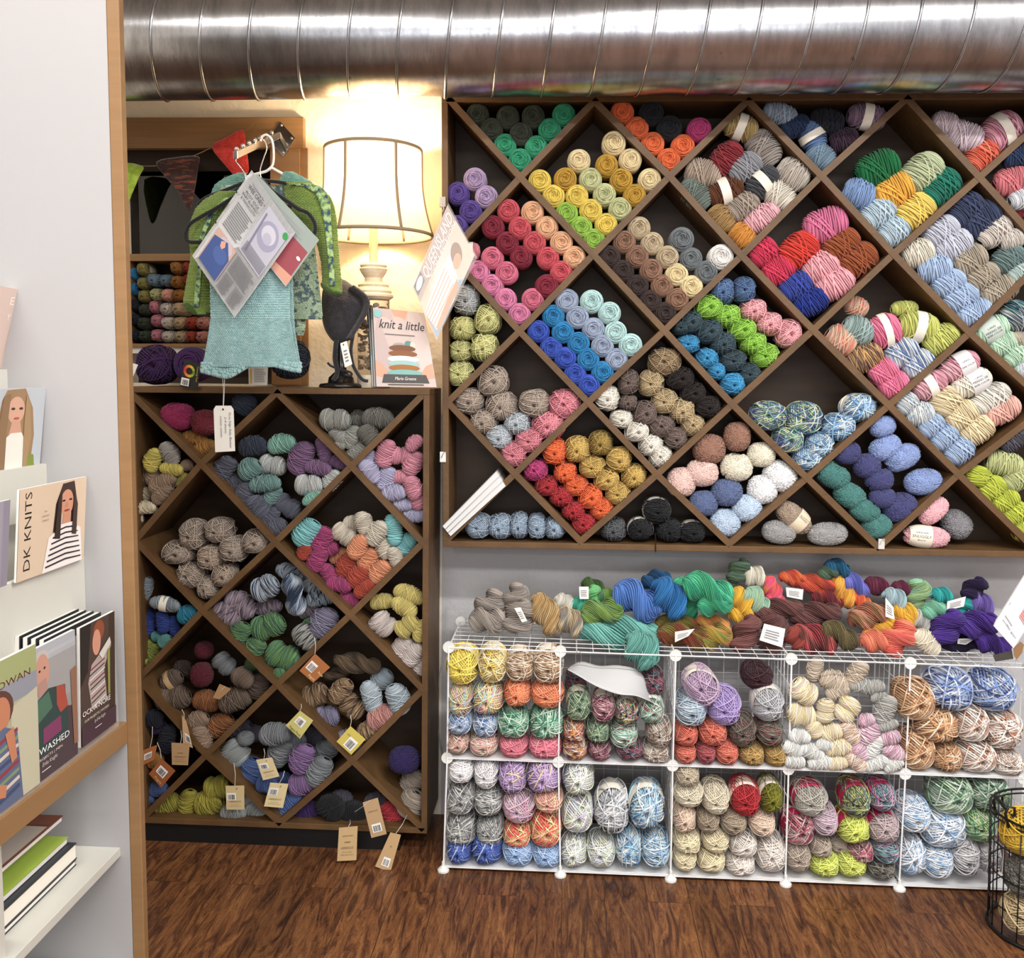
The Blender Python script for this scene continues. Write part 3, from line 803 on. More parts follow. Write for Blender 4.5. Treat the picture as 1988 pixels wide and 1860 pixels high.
G('hank', 'brown and blue hanks', 'in the tan striped wool cubby', L7, YL, 100, '''
@bow brown stripe: 420 1172 136 118 20
brown stripe: 652 1130 118 82 50, 900 1492 98 78 20
@bow brown stripe: 762 1272 128 112 -50
@twist dark brown stripe: 800 880 215 82 -8 k, 640 960 150 60 20 kk
@bow grey lavender: 520 1362 128 112 0
grey lavender: 720 1602 128 102 -20
ice grey: 930 1185 138 84 -75, 1172 1205 132 98 -70, 1025 1025 94 88 40 k
dusty rose: 1020 1372 122 104 30''')
G('hank', 'grey and blue hanks', 'in the tagged grey cubby', L8, YL, 80, '''
@bow light grey: 668 275 98 94 -50
@fuzzy steel grey: 735 180 60 50 k
graphite: 690 120 80 56 20 kk, 1180 180 80 60 -20 kk, 800 150 60 50 kk
steel grey: 920 155 94 68 10, 952 272 90 68 60, 1055 190 60 54 k, 1200 392 96 70 60, 1240 268 82 62 50 k
@bow wool blue: 765 388 94 98 60
wool blue: 868 470 62 56, 1020 598 96 64 50, 975 435 50 40 k
purple heather: 1090 312 92 72 65, 1090 470 82 70 20''')
G('hank', 'dark hanks in the bottom left corner', 'in the corner above olive hanks', L8, YL, 60, '''
midnight blue: 150 60 62 56, 240 185 88 52 80
violet: 185 112 56 42 10
ochre: 160 320 52 50
wool blue: 180 502 58 46 10, 118 555 40 40''')
G('hank', 'olive and grey hanks on the bottom board', 'on the left rack bottom board', L8, YL, 75, '''
olive mustard: 228 602 88 72 20, 370 590 84 58 80, 500 595 86 80 20
@bow olive mustard: 555 492 98 84 10
light grey: 658 648 78 54 10, 800 630 76 72 -30, 700 555 76 56 10''')
G('hank', 'dark hanks on the bottom board', 'at the left rack bottom right', L8, YL, 80, '''
violet: 1130 640 74 54 20
inky black: 1272 622 86 76 -40, 1420 655 78 72 20
cherry red: 1655 672 90 62 -60
graphite: 1560 590 70 60 10 k, 1340 560 70 50 k
@bow taupe pearl: 1782 600 100 92 60
taupe pearl: 1795 460 78 70 50 k
@fuzzy inky violet: 1740 320 108 92''')
# ---- wire cubes
G('ball', 'balls in the first upper wire cube', 'in the first upper wire cube', C1, YC, 120, '''
lemon yellow: 185 858 124 138 b
lemon stripe: 418 850 108 138 b
brown tan stripe: 632 858 106 122 b, 850 858 112 136 b
pastel rainbow: 172 1118 98 128, 383 1108 118 124
coral orange: 612 1066 102 104, 845 1076 122 98
blue stripe: 165 1290 100 92, 362 1310 94 92
green white stripe: 580 1295 116 116, 838 1298 130 126
tan pink stripe: 150 1448 88 78, 352 1476 108 84
watermelon pink: 583 1488 108 74, 828 1500 126 84''')
G('ball', 'balls in the first lower wire cube', 'in the first lower wire cube', C6, YC, 120, '''
bright white: 185 240 98 98, 385 268 98 116
lavender stripe: 598 290 112 136, 850 290 134 134
grey stripe: 178 470 116 126, 403 492 112 110, 178 720 126 124, 415 728 110 112
pink lilac stripe: 650 542 128 118
peach stripe: 892 488 112 86
coral stripes: 636 758 112 100, 870 716 126 142
royal stripe: 168 928 102 104, 390 948 126 128
baby blue: 640 968 122 110, 872 958 112 96''')
G('ball', 'balls in the second upper wire cube', 'below the curled paper leaflet', C4, YC, 90, '''
moss stripe: 170 480 92 116 b, 320 682 88 84
maroon stripe: 364 502 86 106 b, 335 838 88 66
confetti stripe: 545 530 90 104 b
red green stripe: 735 518 94 98 b, 522 712 102 96
dark confetti: 750 305 80 96 k, 562 822 102 66, 150 310 80 80 kk
fruit stripe: 133 680 82 82, 145 815 94 78
brown white stripe: 797 690 96 106, 768 850 104 62''')
G('ball', 'balls in the second lower wire cube', 'in the second lower wire cube', C4, YC, 100, '''
white confetti: 172 1048 116 122, 165 1320 118 144, 135 1608 102 116, 345 1612 106 112
speckled grey white: 430 1290 130 182 b
blue splash: 700 1270 132 168 b, 560 1588 100 142, 768 1602 108 126''')
G('ball', 'balls in the third upper wire cube', 'in the third upper wire cube', C4, YC, 100, '''
mauve lilac: 1128 350 150 118 -50 b
bright lilac: 1300 500 122 130
blue grey stripe: 1040 520 116 122
silver ball: 1638 472 114 126 b
dark burgundy: 1560 268 108 88 k
coral brick: 1000 700 88 86, 1208 692 102 96, 998 855 80 70, 1315 855 88 86
wine coral: 1155 842 74 78
forest stripe: 1438 682 102 112, 1650 692 98 96
ochre gold: 1508 862 94 78, 1690 862 84 78''')
G('ball', 'balls in the third lower wire cube', 'in the third lower wire cube', C4, YC, 95, '''
beige wool: 1010 1012 88 82
ivory wool: 1022 1170 108 84, 1232 1205 102 108
sparkly red: 1460 1205 112 122 b
olive sparkle: 1660 1190 86 116 b
blush cream: 990 1352 86 106, 1588 1392 98 88
linen taupe: 1170 1372 86 80, 1368 1382 98 84
natural cream: 1012 1530 102 88, 1230 1520 102 88, 992 1662 88 84, 1195 1672 104 84
milk white: 1440 1548 104 92, 1420 1702 112 82, 1658 1628 108 134''')
G('hank', 'pastel hanks in the fourth upper wire cube', 'in the pastel hank cube', C5, YC, 80, '''
@bow pastel cream: 245 372 118 98 -40, 225 552 118 98 -10, 405 520 100 76 80, 575 512 108 98 50
pastel cream: 325 660 62 58 -60, 455 688 78 64 20, 508 800 96 70 10, 500 922 72 54 10
rust speckle: 598 692 92 62 -55, 642 908 88 60 -40
pale speckle: 210 718 76 54 0, 300 832 92 58 -20, 158 810 74 62 -30, 172 908 72 54 0, 372 918 92 54 5, 400 780 60 50, 782 800 92 54 60, 798 922 88 56 25, 930 935 72 50 30
pink speckle: 672 830 74 60 -40, 745 690 92 78 60, 905 722 70 62 20, 725 592 56 48 20, 932 838 78 60 -30
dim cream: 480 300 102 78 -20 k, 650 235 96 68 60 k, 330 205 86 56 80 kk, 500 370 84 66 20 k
dim grey speckle: 700 330 102 58 -10 k, 790 330 66 48 k, 870 520 108 72 70, 820 420 60 50 k, 890 630 70 40 20''')  # shade inside the cube is mixed into the two dim yarn colours
G('ball', 'balls in the fifth upper wire cube', 'in the fifth upper wire cube', C5, YC, 130, '''
toffee stripe: 1110 450 136 146, 1278 640 156 128, 1120 830 126 146, 1350 882 104 104
navy white stripe: 1385 372 162 148, 1720 370 162 148
white brown stripe: 1542 622 118 138, 1788 672 132 144, 1580 880 138 118, 1812 920 112 92''')
G('ball', 'balls in the fourth lower wire cube', 'in the pink banded wire cube', C5, YC, 100, '''
silver lurex: 300 1212 126 116 b#pk
black confetti: 650 1212 106 124 b#pk
pink confetti: 850 1182 96 106 b#pk
raspberry stripe: 208 1430 112 124 b#pk
pale lilac: 410 1372 96 106
lime yellow: 632 1430 118 106 b#pk, 402 1700 112 88, 612 1700 108 90
dusty lilac: 862 1420 114 114 b#pk
mink: 200 1642 96 108, 372 1562 82 76, 502 1540 78 70 k
raspberry stripe: 688 1602 88 78
pink confetti: 880 1600 96 86
dark confetti brown: 840 1732 102 76''')
G('ball', 'balls in the fifth lower wire cube', 'behind the black wire basket', C5, YC, 120, '''
white blue stripe: 1100 1332 118 124, 1332 1432 156 144, 1080 1642 104 142, 1280 1685 112 122
grey white stripe: 1492 1652 102 142, 1672 1645 82 128
fern stripe: 1390 1178 152 142, 1695 1178 136 128
fresh green stripe: 1602 1402 118 118''')
# ---- on top of the cubes
G('twist', 'hanks on top of the wire cubes', 'above the first wire cube', C1, -.301, 100, '''
grey beige: 400 380 128 92 40 k, 378 500 138 86 0, 600 320 110 80 60 k, 625 470 142 108 50
gold beige: 832 450 168 92 -65
off white twist: 975 370 84 66 -50 k
cream brown: 1020 510 124 90 -50''')
G('twist', 'hanks on top of the wire cubes', 'above the second wire cube', C1, -.301, 100, '''
dark moss: 1212 260 112 66 -40 kk
spring green: 1195 320 96 62 75 k
sea green: 1100 400 84 66 -50 k
moss green: 1270 430 160 88 10, 1320 340 98 66 -40 k
cornflower blue: 1540 350 196 118 -30
ocean blue: 1790 330 168 112 -60
petrol blue: 1690 190 112 72 10 kk
soft teal: 1400 610 312 118 -2, 1575 730 152 116 -60 f''')
G('twist', 'hanks on top of the wire cubes', 'above the third wire cube', C2, -.301, 100, '''
jade green: 400 420 210 120 -75 kk, 620 330 245 128 -20, 690 470 165 95 10
rust moss: 320 660 200 74 -5 k, 400 780 265 108 -8
olive gold: 670 650 160 74 -10 k, 700 850 150 110 20
sunflower: 940 430 132 98 -60 k, 945 560 128 92 0 k
natural white: 1065 200 112 98 -30 kk
grey green: 920 150 128 92 50 kk
pale celadon: 1085 430 138 96 -50 k
coral pink: 1240 330 132 80 -70 kk, 1290 440 122 62 -20 kk
brown mauve: 985 790 190 112 60
cocoa mauve: 1240 790 185 128 80, 1280 530 255 98 8 k, 1660 570 240 104 10 k''')
G('twist', 'hanks on top of the wire cubes', 'above the fourth wire cube', C2, -.301, 100, '''
fiery red: 1440 215 128 68 -10 kk
ember: 1650 270 225 76 -5 kk, 1780 400 165 92 -20 kk
marigold: 1930 350 165 82 -60 kk
brick rust: 1475 790 110 96 -70
crimson brown: 1650 820 225 122 -20
brown olive: 1900 770 190 92 -30
teal blue: 1870 120 122 78 -20 kk
grey green: 1780 165 96 62 10 kk''')
G('twist', 'hanks on top of the wire cubes', 'above the fifth wire cube', C3, -.301, 100, '''
iris blue: 330 290 152 82 -30 kk
wine: 550 310 142 78 -30 kk, 770 320 92 62 -20 kk
aqua green: 930 390 152 108 70 kk
powder teal: 710 430 122 92 -40 k
flame orange: 350 440 118 76 -40 kk
tan rose: 450 600 195 118 10 k
sunflower: 815 570 140 88 -20 k, 760 650 178 84 10 k
hot coral: 500 940 140 98 -10, 740 870 190 132 40
marigold: 560 760 165 70 8 k
seafoam: 1095 550 122 86 10 k
lagoon: 1180 400 108 76 -20 kk, 1400 500 92 66 40 kk
smoky white: 960 650 122 86 -50 k
amethyst: 1560 480 150 96 -40 kk
dark violet: 1500 330 132 88 40 kk, 1350 940 260 92 0 k
royal purple: 1230 720 198 122 50, 1530 690 205 118 8, 1690 900 170 98 -20
@hank oat white: 1022 925 142 92 -45''')
# ------------------------------------------------------------------ room shell
m_wall = mat('grey wall', 'b9b8ba', .85, bump=(38, .35))
m_wallw = mat('cream wall', 'e6ddcc', .8, bump=(26, .55))
def st(o): o['kind'] = 'structure'; return o
XL, XR, YB = -2.6, 2.6, -5.6
XW = P(860, 700, 0).x
st(box('wall_back', (XW, 0, -.02), (XR, .1, CEIL), m_wall))
# left part of the back wall is painted cream and has the window opening
WL, WR = P(236, 400, 0).x, P(545, 400, 0).x
WB, WT = P(400, 745, 0).z, P(400, 278, 0).z
wb = MB()
wb.box((XL, 0, -.02), (WL, .1, CEIL)); wb.box((WR, 0, -.02), (XW, .1, CEIL)); wb.box((WL, 0, WT), (WR, .1, CEIL)); wb.box((WL, 0, -.02), (WR, .1, WB))
st(wb.build('wall_back_left', m_wallw))
st(box('wall_left', (XL - .1, YB, -.02), (XL, .1, CEIL), m_wallw))
st(box('wall_right', (XR, YB, -.02), (XR + .1, .1, CEIL), m_wall))
st(box('ceiling', (XL, -11.5, CEIL), (XR, .1, CEIL + .1), mat('ceiling', 'd2cfc9', .9)))

def floor_mat():
    m = bpy.data.materials.new('hickory planks'); m.use_nodes = True
    nt = m.node_tree; N = nt.nodes; L = nt.links; b = N['Principled BSDF']
    tc = N.new('ShaderNodeTexCoord'); mp = N.new('ShaderNodeMapping'); L.new(tc.outputs['Object'], mp.inputs[0])
    mp.inputs['Rotation'].default_value = (0, 0, math.radians(90))
    br = N.new('ShaderNodeTexBrick'); br.inputs['Scale'].default_value = 1.0
    br.inputs['Brick Width'].default_value = 1.1; br.inputs['Row Height'].default_value = .13; br.inputs['Mortar Size'].default_value = .0012
    br.inputs['Color1'].default_value = (.35, .35, .35, 1); br.inputs['Color2'].default_value = (.65, .65, .65, 1); br.inputs['Mortar'].default_value = (0, 0, 0, 1)
    L.new(mp.outputs[0], br.inputs['Vector'])
    m2 = N.new('ShaderNodeMapping'); m2.inputs['Scale'].default_value = (11, 1.5, 1); L.new(tc.outputs['Object'], m2.inputs[0])
    n1 = N.new('ShaderNodeTexNoise'); n1.inputs['Scale'].default_value = 3.2; n1.inputs['Detail'].default_value = 9; n1.inputs['Roughness'].default_value = .68; n1.inputs['Distortion'].default_value = 1.6
    ad = N.new('ShaderNodeVectorMath'); ad.operation = 'ADD'
    L.new(m2.outputs[0], ad.inputs[0]); L.new(br.outputs['Color'], ad.inputs[1]); 
    sc = N.new('ShaderNodeVectorMath'); sc.operation = 'SCALE'; sc.inputs['Scale'].default_value = 9.0
    L.new(br.outputs['Color'], sc.inputs[0]); L.new(sc.outputs[0], ad.inputs[1])
    L.new(ad.outputs[0], n1.inputs['Vector'])
    r = N.new('ShaderNodeValToRGB'); e = r.color_ramp.elements
    e[0].position = .28; e[0].color = lin('24130c'); e[1].position = .74; e[1].color = lin('9c6c42')
    q = e.new(.43); q.color = lin('543424'); q = e.new(.50); q.color = lin('70472c'); q = e.new(.60); q.color = lin('835836')
    L.new(n1.outputs[0], r.inputs[0])
    # dark scraped veins
    wv = N.new('ShaderNodeTexNoise'); wv.inputs['Scale'].default_value = 5.5; wv.inputs['Detail'].default_value = 4; wv.inputs['Distortion'].default_value = 2.5
    L.new(ad.outputs[0], wv.inputs['Vector'])
    v = N.new('ShaderNodeMath'); v.operation = 'SUBTRACT'; v.inputs[1].default_value = .5; L.new(wv.outputs[0], v.inputs[0])
    v2 = N.new('ShaderNodeMath'); v2.operation = 'ABSOLUTE'; L.new(v.outputs[0], v2.inputs[0])
    v3 = N.new('ShaderNodeMapRange'); v3.inputs[1].default_value = 0; v3.inputs[2].default_value = .022; v3.inputs[3].default_value = .42; v3.inputs[4].default_value = 1.0; L.new(v2.outputs[0], v3.inputs[0])
    mx = N.new('ShaderNodeMix'); mx.data_type = 'RGBA'; mx.blend_type = 'MULTIPLY'; mx.inputs[0].default_value = 1
    L.new(r.outputs[0], mx.inputs[6]); L.new(v3.outputs[0], mx.inputs[7])
    br2 = N.new('ShaderNodeMapRange'); br2.inputs[1].default_value = 0; br2.inputs[2].default_value = .7; br2.inputs[3].default_value = .35; br2.inputs[4].default_value = 1.1
    L.new(br.outputs['Color'], br2.inputs[0])
    mx2 = N.new('ShaderNodeMix'); mx2.data_type = 'RGBA'; mx2.blend_type = 'MULTIPLY'; mx2.inputs[0].default_value = 1
    L.new(mx.outputs[2], mx2.inputs[6]); L.new(br2.outputs[0], mx2.inputs[7]); L.new(mx2.outputs[2], b.inputs['Base Color'])
    b.inputs['Roughness'].default_value = .42; b.inputs['Specular IOR Level'].default_value = .35
    bp = N.new('ShaderNodeBump'); bp.inputs['Strength'].default_value = .25; bp.inputs['Distance'].default_value = .004
    L.new(n1.outputs[0], bp.inputs['Height']); L.new(bp.outputs[0], b.inputs['Normal'])
    return m
st(box('floor', (XL, -11.5, -.05), (XR, .1, 0), floor_mat()))

# ------------------------------------------------------------------ spiral duct
def duct_mat():
    m = mat('galvanised steel', 'b9babc', .3, 1.0)
    nt = m.node_tree; N = nt.nodes; L = nt.links; b = N['Principled BSDF']
    tc = N.new('ShaderNodeTexCoord'); mp = N.new('ShaderNodeMapping'); mp.inputs['Scale'].default_value = (3, 1, 1); L.new(tc.outputs['Object'], mp.inputs[0])
    n = N.new('ShaderNodeTexNoise'); n.inputs['Scale'].default_value = 7; n.inputs['Detail'].default_value = 9; n.inputs['Roughness'].default_value = .7; L.new(mp.outputs[0], n.inputs['Vector'])
    r = N.new('ShaderNodeValToRGB'); e = r.color_ramp.elements
    e[0].position = .3; e[0].color = lin('8b8b8e'); e[1].position = .62; e[1].color = lin('b9b9bd')
    L.new(n.outputs[0], r.inputs[0]); L.new(r.outputs[0], b.inputs['Base Color'])
    mr = N.new('ShaderNodeMapRange'); mr.inputs[3].default_value = .30; mr.inputs[4].default_value = .20; L.new(n.outputs[0], mr.inputs[0]); L.new(mr.outputs[0], b.inputs['Roughness'])
    # ink smudges and scratches
    n3 = N.new('ShaderNodeTexNoise'); n3.inputs['Scale'].default_value = 16; n3.inputs['Detail'].default_value = 6; L.new(tc.outputs['Object'], n3.inputs['Vector'])
    r3 = N.new('ShaderNodeMapRange'); r3.inputs[1].default_value = .72; r3.inputs[2].default_value = .78; L.new(n3.outputs[0], r3.inputs[0])
    mx = N.new('ShaderNodeMix'); mx.data_type = 'RGBA'; mx.inputs[7].default_value = lin('3a3a3c'); L.new(r3.outputs[0], mx.inputs[0]); L.new(r.outputs[0], mx.inputs[6]); L.new(mx.outputs[2], b.inputs['Base Color'])
    bp = N.new('ShaderNodeBump'); bp.inputs['Strength'].default_value = .06; bp.inputs['Distance'].default_value = .01; L.new(n.outputs[0], bp.inputs['Height']); L.new(bp.outputs[0], b.inputs['Normal'])
    return m
m_duct = duct_mat()
DR, DY = .165, -.40
DZ0 = 2.590
def dz(x): return DZ0 + .0064 * x
duct = thing('spiral_duct', 'large round galvanised spiral air duct running along the wall above the racks', 'duct', (0, DY, DZ0))
mb = MB(); n = 64; xs = np.linspace(XL + .01, XR - .01, 40)
vs, fs = [], []
for x in xs:
    for k in range(n):
        a = 2 * math.pi * k / n; vs.append((x, DY + DR * math.cos(a), dz(x) + DR * math.sin(a)))
for i in range(len(xs) - 1):
    for k in range(n): fs.append((i * n + k, i * n + (k + 1) % n, (i + 1) * n + (k + 1) % n, (i + 1) * n + k))
mb.add(vs, fs); mb.build('duct_tube', m_duct, duct, smooth=True)
pitch = .1435; pts = []
t = 0
x = XL + .02
while x < XR - .02:
    a = -t; pts.append((x, DY + (DR + .0005) * math.cos(a), dz(x) + (DR + .0005) * math.sin(a))); t += 2 * math.pi / 40; x += pitch / 40
MB().tube(pts, .0045, 6).build('spiral_seam', m_duct, duct, smooth=True)

# ------------------------------------------------------------------ diamond racks
m_rack = mat('dark stained plywood', '4a3322', .5, noise=(5, .8, '2c1d12', (1, 1, 1)), bump=(30, .1), spec=.3)
m_edge = mat('brown board edges', '715434', .5, noise=(9, .9, '4a3420', (1, 1, 1)), bump=(60, .15), spec=.35)
m_back = mat('dark brown back panel', '453120', .55, noise=(4, .8, '241912', (1, 1, 6)), spec=.35)
def seg_board(mb, a, b, Yf, th, depth):
    """board between front-plane picture points a, b"""
    A = P(a[0], a[1], Yf); B = P(b[0], b[1], Yf)
    d = (B - A).normalized(); nrm = Vector((-d.z, 0, d.x)) * (th / 2)
    A -= d * .0125; B += d * .0125
    mb.prism([A - nrm, B - nrm, B + nrm, A + nrm], (0, depth, 0))

def rack(name, label, Yf, depth, nodes, frame, Yb=None, th=.0205, back=True):
    root = thing(name, label, 'yarn rack', P(frame[0][0], frame[0][1], Yf))
    # one divider per straight diagonal line of the lattice (both directions)
    evens = {0, 2, 4, 6}
    lines = {}
    for r in range(6):
        for k, pt in enumerate(nodes[r]):
            # neighbours in row r+1
            if r % 2 == 0: nb = [(r + 1, k - 1, 'sw'), (r + 1, k, 'se')]
            else: nb = [(r + 1, k, 'sw'), (r + 1, k + 1, 'se')]
            for (r2, k2, dr) in nb:
                if 0 <= k2 < len(nodes[r2]):
                    key = (dr, 2 * k + (r % 2) - (r if dr == 'se' else -r))
                    lines.setdefault(key, []).append((pt, nodes[r2][k2]))
    for key in sorted(lines):
        mb = MB(); yf = Yf + .0015 * (key[0] == 'sw')
        chain = [P(lines[key][0][0][0], lines[key][0][0][1], yf)] + [P(b[0], b[1], yf) for a, b in lines[key]]
        k_ = len(chain); L_, R_s = [], []
        for i_, q_ in enumerate(chain):
            d_ = (chain[min(i_ + 1, k_ - 1)] - chain[max(i_ - 1, 0)]).normalized(); nr = Vector((-d_.z, 0, d_.x)) * (th / 2)
            e_ = d_ * (-.006 if i_ == 0 else (.006 if i_ == k_ - 1 else 0))
            L_.append(q_ + e_ + nr); R_s.append(q_ + e_ - nr)
        mb.prism(L_ + R_s[::-1], (0, depth - .006 - (yf - Yf), 0))
        mb.build('divider', m_edge, root)
    tl, tr, br, bl = [P(q[0], q[1], Yf) for q in frame]
    t = .02
    zt, zb = (tl.z + tr.z) / 2, (bl.z + br.z) / 2
    MB().prism([tl, tr, tr - Vector((0, 0, t)), tl - Vector((0, 0, t))], (0, depth, 0)).build('top_board', m_edge, root, bevel=.0015)
    MB().prism([bl, br, br + Vector((0, 0, t)), bl + Vector((0, 0, t))], (0, depth, 0)).build('bottom_board', m_edge, root, bevel=.0015)
    MB().prism([tl + Vector((0, .0005, -t)), tl + Vector((t, .0005, -t)), bl + Vector((t, .0005, t)), bl + Vector((0, .0005, t))], (0, depth - .001, 0)).build('side_board', m_edge, root, bevel=.0015)
    MB().prism([tr + Vector((0, .0005, -t)), tr + Vector((-t, .0005, -t)), br + Vector((-t, .0005, t)), br + Vector((0, .0005, t))], (0, depth - .001, 0)).build('side_board', m_edge, root, bevel=.0015)
    if back:
        MB().prism([tl + Vector((t, depth - .006, -t)), tr + Vector((-t, depth - .006, -t)), br + Vector((-t, depth - .006, t)), bl + Vector((t, depth - .006, t))], (0, .005, 0)).build('back_panel', m_back, root)
    return root
RN = [
 [(872, 193), (1154, 196), (1452, 195), (1761, 191), (2072, 190)],
 [(1010, 344), (1300, 342), (1595, 341), (1902, 344)],
 [(871, 493), (1152, 494), (1440, 496), (1735, 493), (2038, 493)],
 [(1008.5, 643), (1290, 641.6), (1579, 640.5), (1883, 646)],
 [(869, 781), (1142, 781), (1422, 785), (1726, 787), (2037, 787)],
 [(999.4, 920), (1275.6, 921.6), (1567, 928), (1861.5, 921)],
 [(868, 1048), (1127, 1051), (1416, 1056), (1706, 1063), (2012, 1069)]]
rack_r = rack('wall_rack', 'long dark wooden wall rack of diamond cubbies, right of the lamp', YR, .22,
     RN, [(857, 186), (2080, 179), (2080, 1084), (860, 1062)])
LN = [
 [(256, 766), (537, 762), (820, 767)],
 [(390, 900.6), (682, 905)],
 [(262, 1050), (534, 1053), (821, 1054)],
 [(393, 1186), (680, 1194)],
 [(268, 1318), (538, 1329), (821, 1339)],
 [(400, 1466), (684, 1477)],
 [(276, 1590), (543, 1598), (820, 1609)]]
rack_l = rack('floor_rack', 'dark wooden floor rack of diamond cubbies holding hanks, left under the lamp', YL, .28,
     LN, [(249, 750), (834, 755), (829, 1619), (275, 1598)])
zk = P(550, 1608, YL).z
box('plinth', (P(262, 1600, YL).x, YL + .012, 0.0), (P(775, 1600, YL).x, YL + .25, zk - .001), mat('black plinth', '121214', .4), rack_l)
TOPZ = P(540, 752, YL).z           # top surface of the left rack

# ------------------------------------------------------------------ wire cubes
m_wire = mat('white coated wire', 'e9e9ea', .35, spec=.5)
m_disc = mat('white plastic connector', 'dcdcd8', .35, spec=.5)
PX = {'t': [(871, 1257), (1088, 1265), (1312, 1273), (1537, 1280), (1768, 1288), (2000, 1297)],
      'm': [(868, 1472), (1084, 1480), (1306, 1487), (1531, 1494), (1758, 1503), (1988, 1512)],
      'b': [(861, 1688), (1088, 1691), (1302, 1697), (1525, 1703), (1746, 1710), (1972, 1719)]}
YCB = YC + .345
FZ = 0.012
cube_root = thing('wire_cube_shelf', 'white wire grid cube shelving, two rows high, on the floor under the wall rack', 'shelf', P(871, 1690, YC))
nd = {k: [P(u, v, YC) for u, v in PX[k]] for k in PX}
for q in nd['b']: q.z = FZ
def grid_panel(a, b, c, d, nu=9, nv=9, r=.0016):
    """wire panel with corners a b c d: frame wires and grid"""
    mb = MB()
    mb.tube([a, b, c, d], .0024, 6, closed=True)
    for i in range(1, nu): 
        t = i / nu; mb.tube([a.lerp(b, t), d.lerp(c, t)], r, 4)
    for i in range(1, nv):
        t = i / nv; mb.tube([a.lerp(d, t), b.lerp(c, t)], r, 4)
    return mb
dp = Vector((0, YCB - YC, 0))
for i in range(5):
    # top grids
    a, b = nd['t'][i], nd['t'][i + 1]
    grid_panel(a, b, b + dp, a + dp, 7, 7, .0013).build('top_grid', m_wire, cube_root)
    for k1, k2 in (('t', 'm'), ('m', 'b')):
        a, b, c, d = nd[k1][i] + dp, nd[k1][i + 1] + dp, nd[k2][i + 1] + dp, nd[k2][i] + dp
        grid_panel(a, b, c, d, 7, 7).build('back_grid', m_wire, cube_root)
    for k1 in ('m', 'b'):
        a, b = nd[k1][i], nd[k1][i + 1]
        mb = grid_panel(a, b, b + dp, a + dp, 7, 9); mb.build('shelf_grid', m_wire, cube_root)
        z = .0035
        MB().prism([a + Vector((.004, -.002, z)), b + Vector((-.004, -.002, z)), b + dp + Vector((-.004, 0, z)), a + dp + Vector((.004, 0, z))], (0, 0, .003)).build('shelf_liner', mat('white liner', 'e4e4e6', .4), cube_root)
for i in range(6):
    for k1, k2 in (('t', 'm'), ('m', 'b')):
        a, d = nd[k1][i], nd[k2][i]
        mb = MB(); mb.tube([a, a + dp, d + dp, d], .0028, 6, closed=True)
        for j in range(1, 7): mb.tube([a.lerp(a + dp, j / 7), d.lerp(d + dp, j / 7)], .0013, 4)
        for j in range(1, 4): mb.tube([a.lerp(d, j / 4), (a + dp).lerp(d + dp, j / 4)], .0016, 4)
        mb.build('side_grid', m_wire, cube_root)
    for k in 'tm':
        q = nd[k][i]
        for yy, s_ in ((0, -1), (YCB - YC, 1)):
            if yy > 0 and k == 'm': continue
            MB().lathe([(.0, -.013 * -s_ * -1), (.0175, -.012 * s_ * -1 * -1), (.0185, -.008 * -s_ * -1), (.0185, 0), (.0, 0.001)], q + Vector((0, yy, 0)), 'Y', 24).build('connector', m_disc, cube_root, smooth=False)
    q = nd['b'][i]
    MB().lathe([(0, -FZ), (.019, -FZ), (.019, -FZ + .006), (.006, .008), (.005, .02), (0, .02)], q + Vector((0, -.004, 0)), 'Z', 20).build('foot', m_disc, cube_root)
# ------------------------------------------------------------------ helpers for shaped things
def PP(pts, Y): return [P(u, v, Y) for u, v in pts]
def slab(name, pts, Y, th, m, parent=None, **k):
    return MB().prism(PP(pts, Y), (0, th, 0)).build(name, m, parent, **k)
def Q(reg, pts): return [(reg[0] + x * reg[2], reg[1] + y * reg[2]) for x, y in pts]

